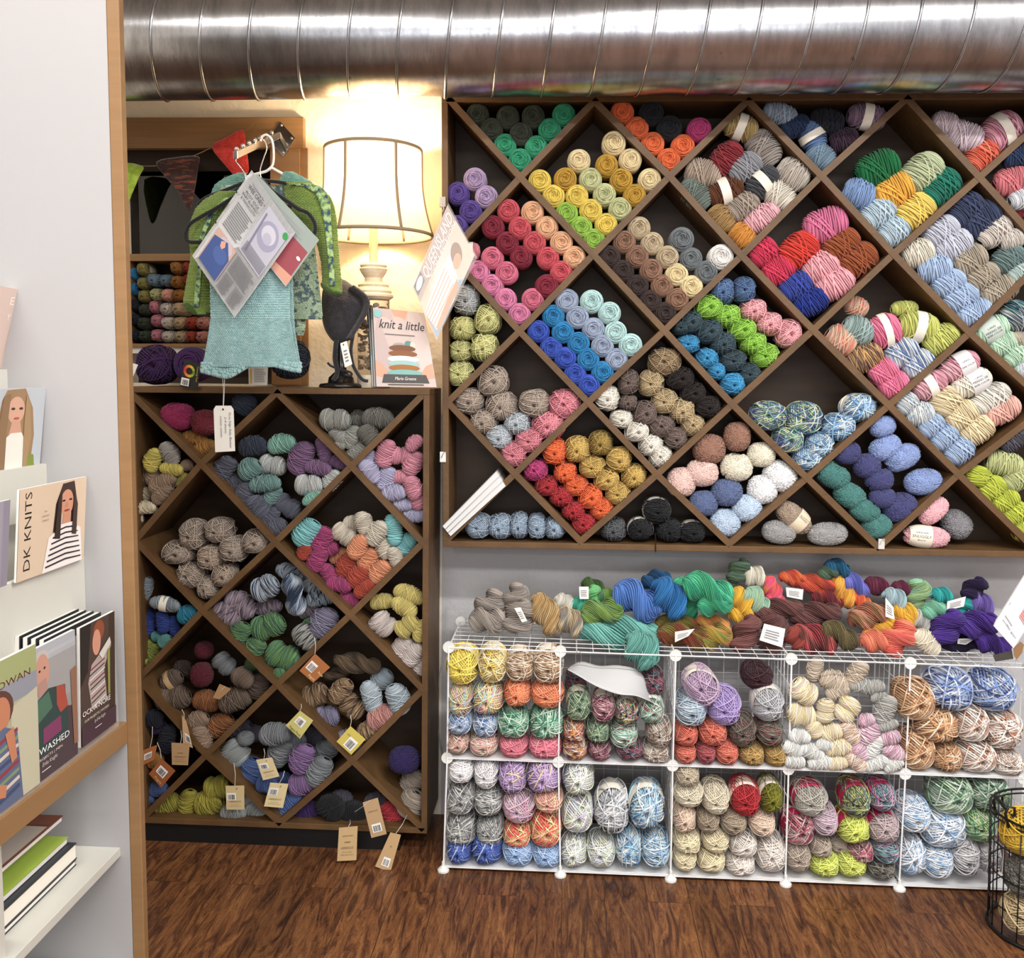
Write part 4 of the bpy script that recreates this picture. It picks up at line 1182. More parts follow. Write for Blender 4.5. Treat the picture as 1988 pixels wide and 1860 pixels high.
class Print:
    """flat printed picture on a four cornered sheet; tl tr br bl are world points"""
    def __init__(s, tl, tr, br, bl, off=.0012):
        s.c = [Vector(q) for q in (tl, tr, br, bl)]; s.n = (s.c[1] - s.c[0]).cross(s.c[3] - s.c[0]).normalized()
        if s.n.dot(Vector((0, -DWALL, HCAM)) - s.c[0]) < 0: s.n = -s.n
        s.v, s.f, s.mi, s.ms, s.k, s.off = [], [], [], [], 0, off
    def at(s, u, v, lift=0):
        a = s.c[0].lerp(s.c[1], u); b = s.c[3].lerp(s.c[2], u); return a.lerp(b, v) + s.n * (s.off + lift)
    def _m(s, m):
        if m not in s.ms: s.ms.append(m)
        return s.ms.index(m)
    def poly(s, pts, col, rough=.5):
        m = mat('print ' + col, col, rough); i = s._m(m); s.k += 1; o = len(s.v)
        s.v += [tuple(s.at(u, v, s.k * .00012)) for u, v in pts]; s.f.append(tuple(range(o, o + len(pts)))); s.mi.append(i); return s
    def rect(s, u0, v0, u1, v1, col): return s.poly([(u0, v0), (u1, v0), (u1, v1), (u0, v1)], col)
    def oval(s, u, v, ru, rv, col, n=20, a0=0, a1=2 * math.pi): 
        return s.poly([(u + ru * math.cos(a0 + (a1 - a0) * i / n), v + rv * math.sin(a0 + (a1 - a0) * i / n)) for i in range(n)], col)
    def text(s, t, u, v, h, col, w=None, ang=0, shear=0.0):
        """t centred at (u, v), cap height h in sheet units of v; ang in degrees, 90 reads upwards"""
        m = mat('print ' + col, col, .5); i = s._m(m); s.k += 1
        vs, fs = text_geo(t, shear)
        W = (s.c[1] - s.c[0]).length; H = (s.c[3] - s.c[0]).length
        k = h * H / .72; kx = k
        if w: kx = w * (W if ang == 0 else H) / max(.01, (max(a[0] for a in vs) - min(a[0] for a in vs)))
        ca, sa = math.cos(math.radians(ang)), math.sin(math.radians(ang)); o = len(s.v)
        for a in vs:
            x, y = a[0] * kx, a[1] * k
            X, Yy = x * ca - y * sa, x * sa + y * ca
            s.v.append(tuple(s.at(u + X / W, v - Yy / H, s.k * .00012)))
        for f in fs: s.f.append(tuple(j + o for j in f)); s.mi.append(i)
        return s
    def lines(s, u0, v0, u1, v1, n, col, seed=0):
        R = random.Random(seed)
        for j in range(n):
            v = v0 + (v1 - v0) * (j + .5) / n; h = (v1 - v0) / n * .22
            s.rect(u0, v - h, u1 - (u1 - u0) * R.uniform(0, .18), v + h, col)
        return s
    def barcode(s, u0, v0, u1, v1, seed=0):
        s.rect(u0, v0, u1, v1, 'f0efec'); R = random.Random(seed); du = (u1 - u0) / 15; u = u0 + du * 2
        while u < u1 - du * 2:
            w = du * R.choice((.5, .9, 1.2)); s.rect(u, v0 + (v1 - v0) * .22, u + w, v1 - (v1 - v0) * .1, '26262a'); u += w + du * R.choice((.6, 1))
        return s
    def build(s, name, parent):
        me = bpy.data.meshes.new(name); org = WORLDLOC.get(parent, Vector((0, 0, 0)))
        me.from_pydata([tuple(Vector(v) - org) for v in s.v], [], s.f)
        for m in s.ms: me.materials.append(m)
        me.polygons.foreach_set('material_index', s.mi); me.update()
        o = bpy.data.objects.new(name, me); COL.objects.link(o); o.parent = parent; WORLDLOC[o] = org
        return o

def grid(name, fn, nu, nv, m, parent, th=0.0, kind=None):
    vs = [tuple(fn(i / nu, j / nv)) for j in range(nv + 1) for i in range(nu + 1)]
    fs = [(j * (nu + 1) + i, j * (nu + 1) + i + 1, (j + 1) * (nu + 1) + i + 1, (j + 1) * (nu + 1) + i) for j in range(nv) for i in range(nu)]
    mb = MB().add(vs, fs); o = mb.build(name, m, parent, smooth=True)
    if th:
        md = o.modifiers.new('thick', 'SOLIDIFY'); md.thickness = th; md.offset = 0
    return o
def rows_fn(rows, Y, fold=.006, nf=3.0, st=None, yfn=None, seed=0):
    """rows [(v, uL, uR)] -> surface; st=(across, down, height) adds knit stitches"""
    R = random.Random(seed); p1, p2 = R.uniform(0, 6), R.uniform(0, 6)
    def f(a, b):
        t = b * (len(rows) - 1); i = min(int(t), len(rows) - 2); q = t - i; q2 = q
        v = rows[i][0] * (1 - q2) + rows[i + 1][0] * q2; l = rows[i][1] * (1 - q2) + rows[i + 1][1] * q2; r = rows[i][2] * (1 - q2) + rows[i + 1][2] * q2
        y = Y + fold * math.sin(a * nf * 6.28 + p1 + b * 1.5) + fold * .5 * math.sin(a * nf * 11 + p2) - .012 * math.sin(a * math.pi) * (fold > 0)
        if yfn: y += yfn(a, b)
        if st:
            su, sv, h = st; row = math.floor(b * sv)
            y -= h * abs(math.sin(math.pi * b * sv)) * (.55 + .45 * math.cos(2 * math.pi * (a * su + .5 * (row % 2))))
        u = l + (r - l) * a
        return P(u, v, y)
    return f
def puff(mb, outline, Y, d, rings=6, back=True):
    """inflated pillow from a picture outline"""
    pts = PP(outline, Y); c = sum(pts, Vector()) / len(pts); n = len(pts); vs = []; lev = []
    angs = [math.pi / 2 * i / rings for i in range(rings)]
    for a in angs: lev.append((math.cos(a), -d * math.sin(a)))
    for s_, y in lev: vs += [c + (p - c) * s_ + Vector((0, y, 0)) for p in pts]
    vs.append(c + Vector((0, -d, 0))); top = len(vs) - 1
    b0 = len(vs)
    if back:
        for s_, y in lev[1:]: vs += [c + (p - c) * s_ - Vector((0, y, 0)) for p in pts]
        vs.append(c + Vector((0, d, 0)))
    fs = []
    for k in range(rings - 1):
        for i in range(n): j = (i + 1) % n; fs.append((k * n + i, k * n + j, (k + 1) * n + j, (k + 1) * n + i))
    k = rings - 1
    for i in range(n): fs.append((k * n + i, k * n + (i + 1) % n, top))
    if back:
        for i in range(n): j = (i + 1) % n; fs.append((i, b0 + i, b0 + j, j))
        for k in range(rings - 2):
            for i in range(n): j = (i + 1) % n; fs.append((b0 + k * n + i, b0 + (k + 1) * n + i, b0 + (k + 1) * n + j, b0 + k * n + j))
        k = rings - 2
        for i in range(n): fs.append((b0 + k * n + i, len(vs) - 1, b0 + k * n + (i + 1) % n))
    return mb.add(vs, fs)
def smooth_outline(pts, n=4):
    """closed Catmull-Rom"""
    out = []; m = len(pts)
    for i in range(m):
        p0, p1, p2, p3 = [np.array(pts[(i + k) % m], float) for k in (-1, 0, 1, 2)]
        for j in range(n):
            t = j / n
            out.append(tuple(.5 * ((2 * p1) + (-p0 + p2) * t + (2 * p0 - 5 * p1 + 4 * p2 - p3) * t * t + (-p0 + 3 * p1 - 3 * p2 + p3) * t ** 3)))
    return out
def spath(pts, n=6):
    out = []; m = len(pts)
    for i in range(m - 1):
        p0, p1, p2, p3 = [np.array(pts[min(max(i + k, 0), m - 1)], float) for k in (-1, 0, 1, 2)]
        for j in range(n):
            t = j / n
            out.append(tuple(.5 * ((2 * p1) + (-p0 + p2) * t + (2 * p0 - 5 * p1 + 4 * p2 - p3) * t * t + (-p0 + 3 * p1 - 3 * p2 + p3) * t ** 3)))
    out.append(tuple(pts[-1])); return out
def attach(o, par):
    """parent a world-space part to a scaled yarn object"""
    M = Matrix.LocRotScale(par.location, par.rotation_euler, par.scale)
    o.parent = par; o.matrix_parent_inverse = M.inverted()
def nearest(u, v, plane=None):
    best, bo = 1e9, None
    for p, o in zip(PENDING, YOBJ):
        if plane is not None and p['Yf'] != plane: continue
        d = (p['u'] - u) ** 2 + (p['v'] - v) ** 2
        if d < best: best, bo = d, o
    return bo

def knit_mat(name, c1, c2=None, bands=False, c3=None):
    m = mat('knit ' + name, c1, .9, spec=.15, sheen=.3)
    nt = m.node_tree; N = nt.nodes; L = nt.links; b = N['Principled BSDF']
    tc = N.new('ShaderNodeTexCoord'); 
    if c2:
        mp = N.new('ShaderNodeMapping'); mp.inputs['Scale'].default_value = (18, 18, 110) if bands else (60, 60, 60); L.new(tc.outputs['Object'], mp.inputs[0])
        n = N.new('ShaderNodeTexNoise'); n.inputs['Scale'].default_value = 1; n.inputs['Detail'].default_value = 3; L.new(mp.outputs[0], n.inputs['Vector'])
        r = N.new('ShaderNodeValToRGB'); e = r.color_ramp.elements; e[0].position = .40; e[0].color = lin(c1); e[1].position = .60; e[1].color = lin(c2)
        if c3: q = e.new(.5); q.color = lin(c3)
        L.new(n.outputs[0], r.inputs[0]); L.new(r.outputs[0], b.inputs['Base Color'])
    n2 = N.new('ShaderNodeTexVoronoi'); n2.inputs['Scale'].default_value = 190; L.new(tc.outputs['Object'], n2.inputs['Vector'])
    bp = N.new('ShaderNodeBump'); bp.inputs['Strength'].default_value = .7; bp.inputs['Distance'].default_value = .003; bp.invert = True
    L.new(n2.outputs[0], bp.inputs['Height']); L.new(bp.outputs[0], b.inputs['Normal'])
    return m
m_paper = mat('white paper', 'ece9e2', .7)
m_chrome = mat('polished chrome', 'd9d9dc', .12, 1.0)
m_steelw = mat('thin steel wire', 'b9b9bc', .3, 1.0)
m_string = mat('cotton string', 'cfcac2', .8)
m_twine = mat('jute twine', '8d6f4c', .85)
m_black = mat('black velvet', '121214', .85, sheen=.3)
m_wplast = mat('white plastic', 'e4e2e0', .4)

# ------------------------------------------------------------------ window with shelf
m_oak = mat('honey oak trim', '916f4a', .45, noise=(3, .9, '775838', (1, 1, 9)), spec=.35)
m_oakh = mat('honey oak rail', '916f4a', .45, noise=(3, .9, '775838', (1, 1, 22)), spec=.35)
win = bpy.data.objects.new('window_1', None); COL.objects.link(win); win.location = P(400, 380, 0); WORLDLOC[win] = win.location.copy(); st(win)
slab('window_frame', [(232, 228), (589, 227), (589, 287), (232, 288)], -.03, .03, m_oakh, win, bevel=.002)
slab('window_frame', [(524, 287), (582, 287), (584, 748), (527, 748)], -.026, .026, m_oak, win, bevel=.002)
slab('window_frame', [(582, 287), (596, 287), (598, 748), (584, 748)], -.012, .012, m_oak, win)
box('pane', (P(238, 300, .07).x, .07, P(300, 500, .07).z), (P(540, 300, .07).x, .073, WT), mat('window glass', '101216', .03, trans=.9, spec=.5), win)
slab('roller_blind', [(238, 286), (530, 286), (530, 331), (238, 333)], .03, .012, mat('dark brown blind', '2a1c16', .8), win)
sh = thing('window_shelf', 'light wooden shelf unit built into the window recess, left of the lamp', 'shelf', P(400, 497, 0))
slab('shelf_board', [(236, 493), (527, 491), (527, 505), (236, 507)], -.012, .14, m_oakh, sh, bevel=.001)
slab('shelf_board', [(236, 667), (527, 667), (527, 674), (236, 674)], -.012, .14, m_oakh, sh, bevel=.001)
slab('side_board', [(236, 506), (252, 506), (254, 667), (240, 667)], -.01, .13, m_oak, sh)
slab('back_board', [(236, 500), (540, 500), (540, 750), (236, 750)], .13, .008, mat('dark recess board', '3a2a20', .7), sh)
slab('ledge', [(240, 674), (530, 674), (530, 686), (240, 686)], .0, .012, mat('white ledge', 'd6d2cc', .5), sh)
nb = [(200, 480), (200, 255), (560, 255), (560, 350), (380, 350), (378, 384), (420, 372), (455, 392), (560, 398), (560, 520), (200, 520)]
b_ = MB().prism(PP(nb, 1.6), (0, 1.5, 0)).build('neighbouring_building', mat('dark facade', '14161c', .8), None)
b_['kind'] = 'structure'; b_.name = 'backdrop_building_1'  # made-up dark building outside, outlined to leave a gap of bright sky

S1 = (240, 490, .14515)
SHELF = len(PENDING)
G('ball', 'small balls on the window shelf', 'on the window shelf', S1, -.012, 80, '''
azure: 120 290 76 94, 130 490 78 90
midnight blue: 140 705 80 94, 145 905 78 92, 150 1118 76 86
olive: 262 222 84 98 b, 268 415 84 88, 285 590 92 88
forest green: 292 768 94 84, 278 950 96 90, 298 1120 100 84
dusty blue: 405 375 92 90, 568 378 88 86
pale sage: 438 562 90 86
peach pink: 592 570 84 88
rose: 422 732 78 88, 448 912 78 88, 446 1112 78 88
bone white: 576 758 88 90, 592 942 90 84, 600 1128 88 84
sand: 738 758 84 90, 752 945 88 86, 768 1130 90 86
ochre: 722 200 104 98, 726 392 108 86, 745 575 90 86
brick red: 860 195 58 88, 856 375 52 84, 908 945 80 84, 912 1130 76 84
dusty rose: 1062 945 96 86, 1058 1132 92 86''')
PAL['deep aubergine'] = ['35184a', '422058']; PAL['purple ring'] = ['3a1c50', '4a2560', '24306a']; PAL['ink navy'] = ['16202f', '1f2c40']
G('ball', 'large balls on the rack top', 'on top of the left rack', S1, -.26, 200, '''
deep aubergine: 395 1500 268 262
@cake purple ring: 868 1502 232 232
ink navy: 2190 1430 250 260''')
BASK = len(PENDING)
PAL['mustard wool'] = ['c9a01c', 'd9b430']; PAL['grey fluff'] = ['4a4844', '8a8880']
G('ball', 'yarn in the wire basket', 'in the black wire basket', (0, 0, 1), -.73, 60, '''
mustard wool: 2010 1625 52 44
@fuzzy grey fluff: 2006 1706 52 42
@ball tan: 2008 1785 50 38''')

# ------------------------------------------------------------------ lamp
LX, LY = 725, -.202
def lz(v): return P(LX, v, LY).z
lx = P(LX, 450, LY).x; ls = S(LY)
lamp = thing('table_lamp', 'cream table lamp with glowing bell shade and turned base filled with shells', 'lamp', (lx, LY, TOPZ))
def shade_mat():
    m = bpy.data.materials.new('lamp shade fabric'); m.use_nodes = True; nt = m.node_tree; N = nt.nodes; L = nt.links
    N.remove(N['Principled BSDF']); out = [n for n in N if n.type == 'OUTPUT_MATERIAL'][0]
    d = N.new('ShaderNodeBsdfDiffuse'); d.inputs[0].default_value = lin('efe0c4'); t = N.new('ShaderNodeBsdfTranslucent'); t.inputs[0].default_value = lin('f6e2bd')
    mx = N.new('ShaderNodeMixShader'); mx.inputs[0].default_value = .33; L.new(d.outputs[0], mx.inputs[1]); L.new(t.outputs[0], mx.inputs[2]); L.new(mx.outputs[0], out.inputs[0]); return m
zt, zb = lz(291), lz(457)
prof = [(91 + (20 * max(0, (t - .35) / .65) ** 1.7) + 2 * t, t) for t in np.linspace(0, 1, 14)]
MB().lathe([(r * ls, zt + (zb - zt) * t) for r, t in prof], (lx, LY, 0), 'Z', 64).build('lamp_shade', shade_mat(), lamp, smooth=True)
m_trim = mat('tan piping', '8f7c64', .7)
tr = MB()
for k in range(6):
    a = math.radians(-90 - 22 + 60 * k)
    tr.tube([(lx + r * ls * 1.005 * math.cos(a), LY + r * ls * 1.005 * math.sin(a), zt + (zb - zt) * t) for r, t in prof], .005, 6)
for rr, z in ((91, zt), (113, zb)):
    tr.tube([(lx + rr * ls * math.cos(a), LY + rr * ls * math.sin(a), z) for a in np.linspace(0, 2 * math.pi, 60)[:-1]], .0055, 8, closed=True)
tr.build('shade_piping', m_trim, lamp, smooth=True)
m_lampb = mat('distressed cream paint', 'ddd3bf', .55, noise=(30, .9, 'b9a88c', (1, 1, 1)))
MB().lathe([(0, lz(440)), (8.5 * ls, lz(440)), (8.5 * ls, lz(512)), (0, lz(512))], (lx, LY, 0), 'Z', 24).build('candle_tube', m_lampb, lamp, smooth=False)
pf = [(0, 511), (24, 512), (26, 516), (24, 520), (27, 523), (24, 530), (17, 540), (17, 547), (26, 551), (30, 554), (29, 558), (33, 562), (35, 566), (34, 570), (38, 573), (38, 577), (31, 582), (0, 582)]
MB().lathe([(r * ls, lz(v)) for r, v in pf], (lx, LY, 0), 'Z', 40).build('turned_neck', m_lampb, lamp, smooth=False)
MB().lathe([(31 * ls, lz(582)), (31 * ls, lz(728))], (lx, LY, 0), 'Z', 40).build('glass_cylinder', mat('clear glass', 'ffffff', .02, trans=1.0), lamp, smooth=True)
MB().lathe([(0, lz(728)), (31 * ls, lz(728)), (32 * ls, lz(734)), (32 * ls, TOPZ + .002), (0, TOPZ + .001)], (lx, LY, 0), 'Z', 40).build('foot', m_lampb, lamp)
R_ = random.Random(3); mb = MB()
for k in range(150):
    a = R_.uniform(0, 6.28); r = 23.5 * ls * math.sqrt(R_.uniform(.35, 1)); z = lz(R_.uniform(590, 722))
    mb.ball((lx + r * math.cos(a), LY + r * math.sin(a), z), .0085, 6, (R_.uniform(.6, 1.1), R_.uniform(.5, 1), R_.uniform(.4, .9)))
o = mb.build('shells', mat('sea shells', 'cdb9a2', .5, noise=(60, 1, '8a6f58', (1, 1, 1))), lamp, smooth=True); o['kind'] = 'stuff'
MB().ball((lx, LY, lz(352)), .028, 10, (1, 1, 1.25)).build('bulb', mat('lit bulb', 'fff1d6', .5, emit='ffd9a0', estr=45), lamp, smooth=True)
bl = bpy.data.lights.new('lamp_light', 'POINT'); bl.energy = 24; bl.color = (1, .80, .55); bl.shadow_soft_size = .035
bo = bpy.data.objects.new('lamp_light', bl); COL.objects.link(bo); bo.location = (lx, LY, lz(335)); 

# ------------------------------------------------------------------ books by the lamp
def book_stack():
    for i, lab in enumerate(('paperback with a stack of knits on its cover, leaning front of the lamp', 'middle teal spined paperback behind the front knitting book', 'rearmost teal spined paperback beside the shell lamp base')):
        dx = -4.2 * i; dY = .0125 * i
        q = [(724 + dx, 597), (823 + dx, 608), (847 + dx, 752), (731 + dx, 752)]
        ys = [-.262 + dY, -.262 + dY, -.29 + dY, -.29 + dY]
        c = [P(u, v, y) for (u, v), y in zip(q, ys)]
        zmin = TOPZ + .0015
        c[2].z = max(c[2].z, zmin); c[3].z = c[2].z
        root = thing('paperback', lab, 'book', c[3], 'knitting paperbacks by the lamp')
        MB().prism([a + Vector((0.001, .0012, 0)) for a in c], (-.0048, .0098, 0)).build('pages', mat('book pages', 'e6e1d6', .8), root)
        MB().prism(c, (0, .001, 0)).build('cover', mat('pinkish cover', 'cbb9b6', .35), root)
        sp = [c[0], c[3], c[3] + Vector((-.005, .0112, 0)), c[0] + Vector((-.005, .0112, 0))]
        MB().prism(sp, (-.0008, 0, 0)).build('spine', mat('teal spine', '4f7f88', .4), root)
        if i == 0:
            p = Print(*c)
            p.rect(0, 0, 1, 1, 'cdbcb8').poly([(.35, 0), (.68, 0), (.6, .13), (.5, .17), (.42, .12)], 'd9a48c')
            p.poly([(.12, 0), (.35, 0), (.42, .25), (.3, .85), (.02, .8), (.02, .3)], 'c3b0ae').poly([(.68, 0), (.9, 0), (1, .4), (1, .85), (.8, .8), (.64, .2)], 'd6c6c2')
            p.poly([(0, .66), (.1, .7), (.26, .84), (.2, .9), (0, .86)], 'd6a58e').poly([(1, .68), (.88, .72), (.76, .84), (.82, .9), (1, .88)], 'd6a58e')
            p.oval(.46, .47, .13, .045, 'a3a29e').oval(.62, .44, .07, .045, '5f9490').oval(.70, .45, .05, .045, 'd9d4ca')
            for v, cc, w in ((.50, '7a4f34', .24), (.57, '8a5a38', .26), (.64, 'e9e6de', .28), (.70, '9cc2c0', .27), (.755, 'a06c38', .27), (.82, '7fb4b0', .3)):
                p.oval(.5, v, w, .045, cc)
            p.poly([(.14, .84), (.86, .84), (.9, .95), (.1, .95)], '4f4b4a')
            p.text('knit a little', .52, .20, .12, '1c1c1e', w=.86, shear=.35).lines(.2, .31, .86, .34, 1, '77706e')
            p.text('Marie Greene', .5, .895, .045, 'f0eeea', w=.36, shear=.3).rect(.2, .965, .8, .98, '55504e').oval(.09, .07, .08, .05, '8fc0c4')
            p.build('cover_print', root)
book_stack()

# ------------------------------------------------------------------ hat stand with knitted bonnet
hs = thing('hat_stand', 'small black turned hat stand on the rack top, under a grey bonnet', 'stand', (P(664, 740, -.235).x, -.235, TOPZ))
sx = P(662, 700, -.235).x; ss = S(-.235); hz_ = lambda v: P(662, v, -.235).z
MB().lathe([(0, TOPZ + .001), (42 * ss, TOPZ + .001), (43 * ss, TOPZ + .007), (40 * ss, TOPZ + .013), (26 * ss, TOPZ + .016), (24 * ss, hz_(733)), (12 * ss, hz_(722)), (8 * ss, hz_(700)), (10 * ss, hz_(670)), (12 * ss, hz_(640)), (20 * ss, hz_(610)), (0, hz_(600))], (sx, -.235, 0), 'Z', 32).build('turned_post', mat('black lacquer', '101012', .25, spec=.5), hs, smooth=True)
PZ = (580, 180, .31196)
bn = thing('knitted_bonnet', 'charcoal knitted bonnet with long ties on the black hat stand', 'hat', P(665, 600, -.235))
ol = smooth_outline(Q(PZ, [(150, 1240), (190, 1175), (270, 1160), (340, 1205), (420, 1275), (425, 1330), (400, 1400), (345, 1480), (290, 1560), (240, 1560), (190, 1520), (150, 1420)]))
puff(MB(), ol, -.235, .065, 7).build('crown', knit_mat('charcoal', '3a383c', '302e32'), bn, smooth=True)
mb = MB()
for k in range(5):
    pts = [(x - 7 * k, y + 3 * k) for x, y in [(335, 1205), (425, 1280), (420, 1360), (375, 1440), (320, 1530)]]
    q = spath(Q(PZ, pts), 6); mb.tube([P(a, b, -.297 + .007 * k * k * .4) for a, b in q], .0062, 8)
mb.build('ribbed_brim', knit_mat('charcoal rib', '37353a'), bn, smooth=True)
mb = MB()
mb.tube([P(a, b, y) for (a, b), y in zip(spath(Q(PZ, [(340, 1500), (325, 1600), (340, 1700), (390, 1780), (430, 1795)]), 5), np.linspace(-.285, -.30, 40))], .0055, 8)
mb.tube([P(a, b, -.275) for a, b in spath(Q(PZ, [(235, 1540), (225, 1650), (240, 1740), (215, 1790)]), 5)], .008, 8)
mb.tube([P(a, b, -.275) for a, b in spath(Q(PZ, [(180, 1680), (200, 1700), (250, 1720), (320, 1740), (325, 1760), (290, 1755)]), 5)], .004, 6)
mb.build('tie', knit_mat('charcoal tie', '2b2a2e'), bn, smooth=True)
tc_ = PP(Q(PZ, [(258, 1560), (298, 1545), (333, 1690), (287, 1710)]), -.31)
MB().prism(tc_, (0, .0008, 0)).build('price_tag', m_paper, bn)
Print(*tc_).lines(.25, .3, .8, .85, 4, '7a7a80', 5).oval(.45, .1, .09, .035, '2a2a2c').build('tag_writing', bn)

# ------------------------------------------------------------------ magazine in a sleeve clipped to the rack
mg = thing('sleeved_magazine', 'magazine in a clear sleeve hung tilted from the wall rack edge beside the lamp', 'magazine', P(868, 398, -.27))
mc = [P(868.6, 399, -.262), P(921.6, 495, -.275), P(848, 657, -.345), P(801.5, 557, -.335)]
MB().prism(mc, (0.0005, .004, 0)).build('pages', mat('magazine paper', 'd9c6bc', .4), mg)
p = Print(*mc); p.rect(0, 0, 1, 1, 'd9bfae').rect(0, 0, .30, 1, 'b39c90').poly([(.6, .55), (1, .3), (1, 1), (.55, 1)], '8fa3b4')
p.oval(.62, .22, .17, .10, '8f6a50').oval(.70, .26, .10, .08, 'd39a78').poly([(.48, .30), (.66, .34), (.9, .36), (1, .55), (.92, .95), (.5, 1), (.42, .6)], 'f0e2d2')
for k in range(5): p.poly([(.50 + .08 * k, .45), (.515 + .08 * k, .45), (.54 + .07 * k, 1), (.52 + .07 * k, 1)], 'd9917c')
p.poly([(.86, .36), (.98, .42), (.98, .9), (.88, .95), (.84, .6)], 'd09470')
p.text('QUEENSLAND', .155, .40, .125, 'f6f3ee', w=.74, ang=90).text('COLLECTION', .30, .36, .045, 'f3efe9', w=.66, ang=90)
p.poly([(.02, .80), (.2, .80), (.2, .985), (.02, .985)], '5f5a58').oval(.11, .89, .07, .08, 'e9e2da').text('KIPO SUN', .34, .8, .05, 'e6cfa8', w=.3, ang=90)
p.build('cover_print', mg)
sl = [mc[0].lerp(mc[3], -.03) + Vector((0, -.003, 0)), mc[1].lerp(mc[0], -.05) + Vector((.004, -.003, 0)), mc[2].lerp(mc[1], -.03) + Vector((.003, -.003, 0)), mc[3].lerp(mc[2], -.03) + Vector((0, -.003, 0))]
MB().prism(sl, (0, -.0006, 0)).build('plastic_sleeve', mat('clear sleeve', 'ffffff', .25, alpha=.10, spec=.25), mg)
mb = MB(); mb.box(P(853, 401, -.24), P(866, 384, -.222)); mb.tube(PP([(858, 395), (862, 405), (858, 412)], -.262), .0025, 6)
mb.build('clip', mat('clear clip', 'c9c5bd', .2, trans=.4), mg)

# ------------------------------------------------------------------ small clips, cords, booklets on the right rack
for u, v, lab in ((860, 887, 'small white label clip on the left edge of the wall rack'), (1711, 1056, 'small metal label clip under the chenille cubby')):
    c = thing('label_clip', lab, 'clip', P(u, v, YR - .006), 'label clips on the rack')
    box('plate', P(u - 6, v + 10, YR - .006), P(u + 6, v - 10, YR - .0005), mat('clip plate', 'dad8d2', .3, .3), c)
    MB().tube(PP([(u - 3, v + 2), (u, v - 6), (u + 5, v - 12), (u + 6, v - 5)], YR - .009), .0012, 6).build('spring', m_chrome, c)
cd = MB().tube(PP([(1272, 1036), (1273, 1052), (1272.5, 1072)], YR - .004), .0018, 6).build('black_cord', mat('black cord', '0e0e10', .5), None)
cd.name = 'hanging_cord'; tag(cd, 'thin black cord hanging over the bottom board of the black yarn cubby', 'cord')
for i in range(3):
    a = [(40 + 12 * i * 2, 978 + 30 * i), (500 + 22 * i * 1.2, 508 + 42 * i), (528 + 26 * i, 548 + 44 * i), (62 + 24 * i, 1004 + 30 * i)]
    a = Q(Z7, a)
    bk = thing('white_booklet', ('topmost', 'middle', 'lowest')[i] + ' white booklet leaning across the empty bottom left cubby', 'booklet', P(a[0][0], a[0][1], YR - .02), 'white booklets leaning in the rack')
    MB().prism(PP(a, YR - .022 + .004 * i), (0, .19, 0)).build('pages', mat('white pages', 'dcdcdc', .6), bk)
    MB().prism(PP([a[0], a[1], (a[1][0] + .6, a[1][1] + 1.0), (a[0][0] + .6, a[0][1] + 1.2)], YR - .0235 + .004 * i), (0, .191, 0)).build('cover', mat('booklet cover', 'c4c6c8', .4), bk)

# ------------------------------------------------------------------ face-out arm
_P0 = P
def P(u, v, Y): return _P0(u, v, Y - .125 if Y < -.2 else Y)
WZ = (230, 200, .30103)
arm = thing('display_arm', 'chrome face-out display arm with ball stops, fixed to the window casing', 'hanging arm', P(548, 270, -.03))
slab('wall_plate', [(544, 236), (573, 268), (550, 304), (519, 270)], -.034, .003, m_chrome, arm, bevel=.0006)
mb = MB()
for u, v in ((546, 243), (566, 268), (549, 296)): mb.ball(P(u, v, -.037), .004, 8)
mb.build('screw', m_steelw, arm, smooth=True)
A, B = P(457, 301, -.40), P(540, 262, -.035)
d = (B - A).normalized(); w = d.cross(Vector((0, 0, 1))).normalized() * .0065; h = Vector((0, 0, .0105))
MB().add([A - w - h, A + w - h, A + w + h, A - w + h, B - w - h, B + w - h, B + w + h, B - w + h], [(0, 1, 2, 3), (4, 5, 6, 7), (0, 1, 5, 4), (1, 2, 6, 5), (2, 3, 7, 6), (3, 0, 4, 7)]).build('square_tube', m_chrome, arm, bevel=.001)
for i in range(7):
    q = A.lerp(B, .02 + .135 * i) + Vector((0, 0, .0165)); MB().ball(q, .0068, 10).build('ball_stop', m_chrome, arm, smooth=True)
def Yarm(t): return -.40 + .365 * t
# ------------------------------------------------------------------ hangers
def hanger(name, label, m, pts, hook, Y, r, group='clothes hangers on the arm'):
    hg = thing(name, label, 'hanger', P(hook[0][0], hook[0][1], Y), group)
    MB().tube([P(u, v, Y) for u, v in spath(pts, 6)], r, 8, closed=True).build('frame', m, hg, smooth=True)
    MB().tube([P(u, v, Y) for u, v in spath(hook, 6)], .0017 if 'black' in name else r * .8, 8).build('hook', m_chrome if 'black' in name else m, hg, smooth=True)
    return hg
hanger('black_hanger', 'black velvet hanger in front, holding the teal blanket', m_black, [(506, 347), (470, 372), (420, 404), (388, 422), (368, 436), (360, 455), (366, 469), (400, 470), (520, 468), (596, 465), (610, 454), (611, 434), (598, 414), (580, 406), (560, 392), (530, 372)],
       [(507, 346), (505, 330), (512, 306), (518, 288), (514, 274), (505, 268), (497, 272), (495, 281)], -.335, .006)
hanger('white_hanger', 'white plastic hanger behind the black one, holding the mint knit', m_wplast, [(516, 333), (490, 340), (455, 352), (430, 366), (450, 372), (560, 372), (600, 370), (585, 356), (555, 341), (528, 326)],
       [(520, 330), (530, 318), (531, 290), (527, 270), (517, 262), (508, 266), (506, 274)], -.22, .0045)
hanger('black_hanger', 'rear black hanger with a thin hook, holding the lime baby sweater', m_black, [(480, 352), (440, 368), (400, 384), (385, 400), (420, 402), (560, 400), (620, 396), (600, 374), (560, 357), (510, 350)],
       [(478, 350), (474, 335), (465, 322), (458, 312), (462, 303), (468, 305)], -.275, .0055)

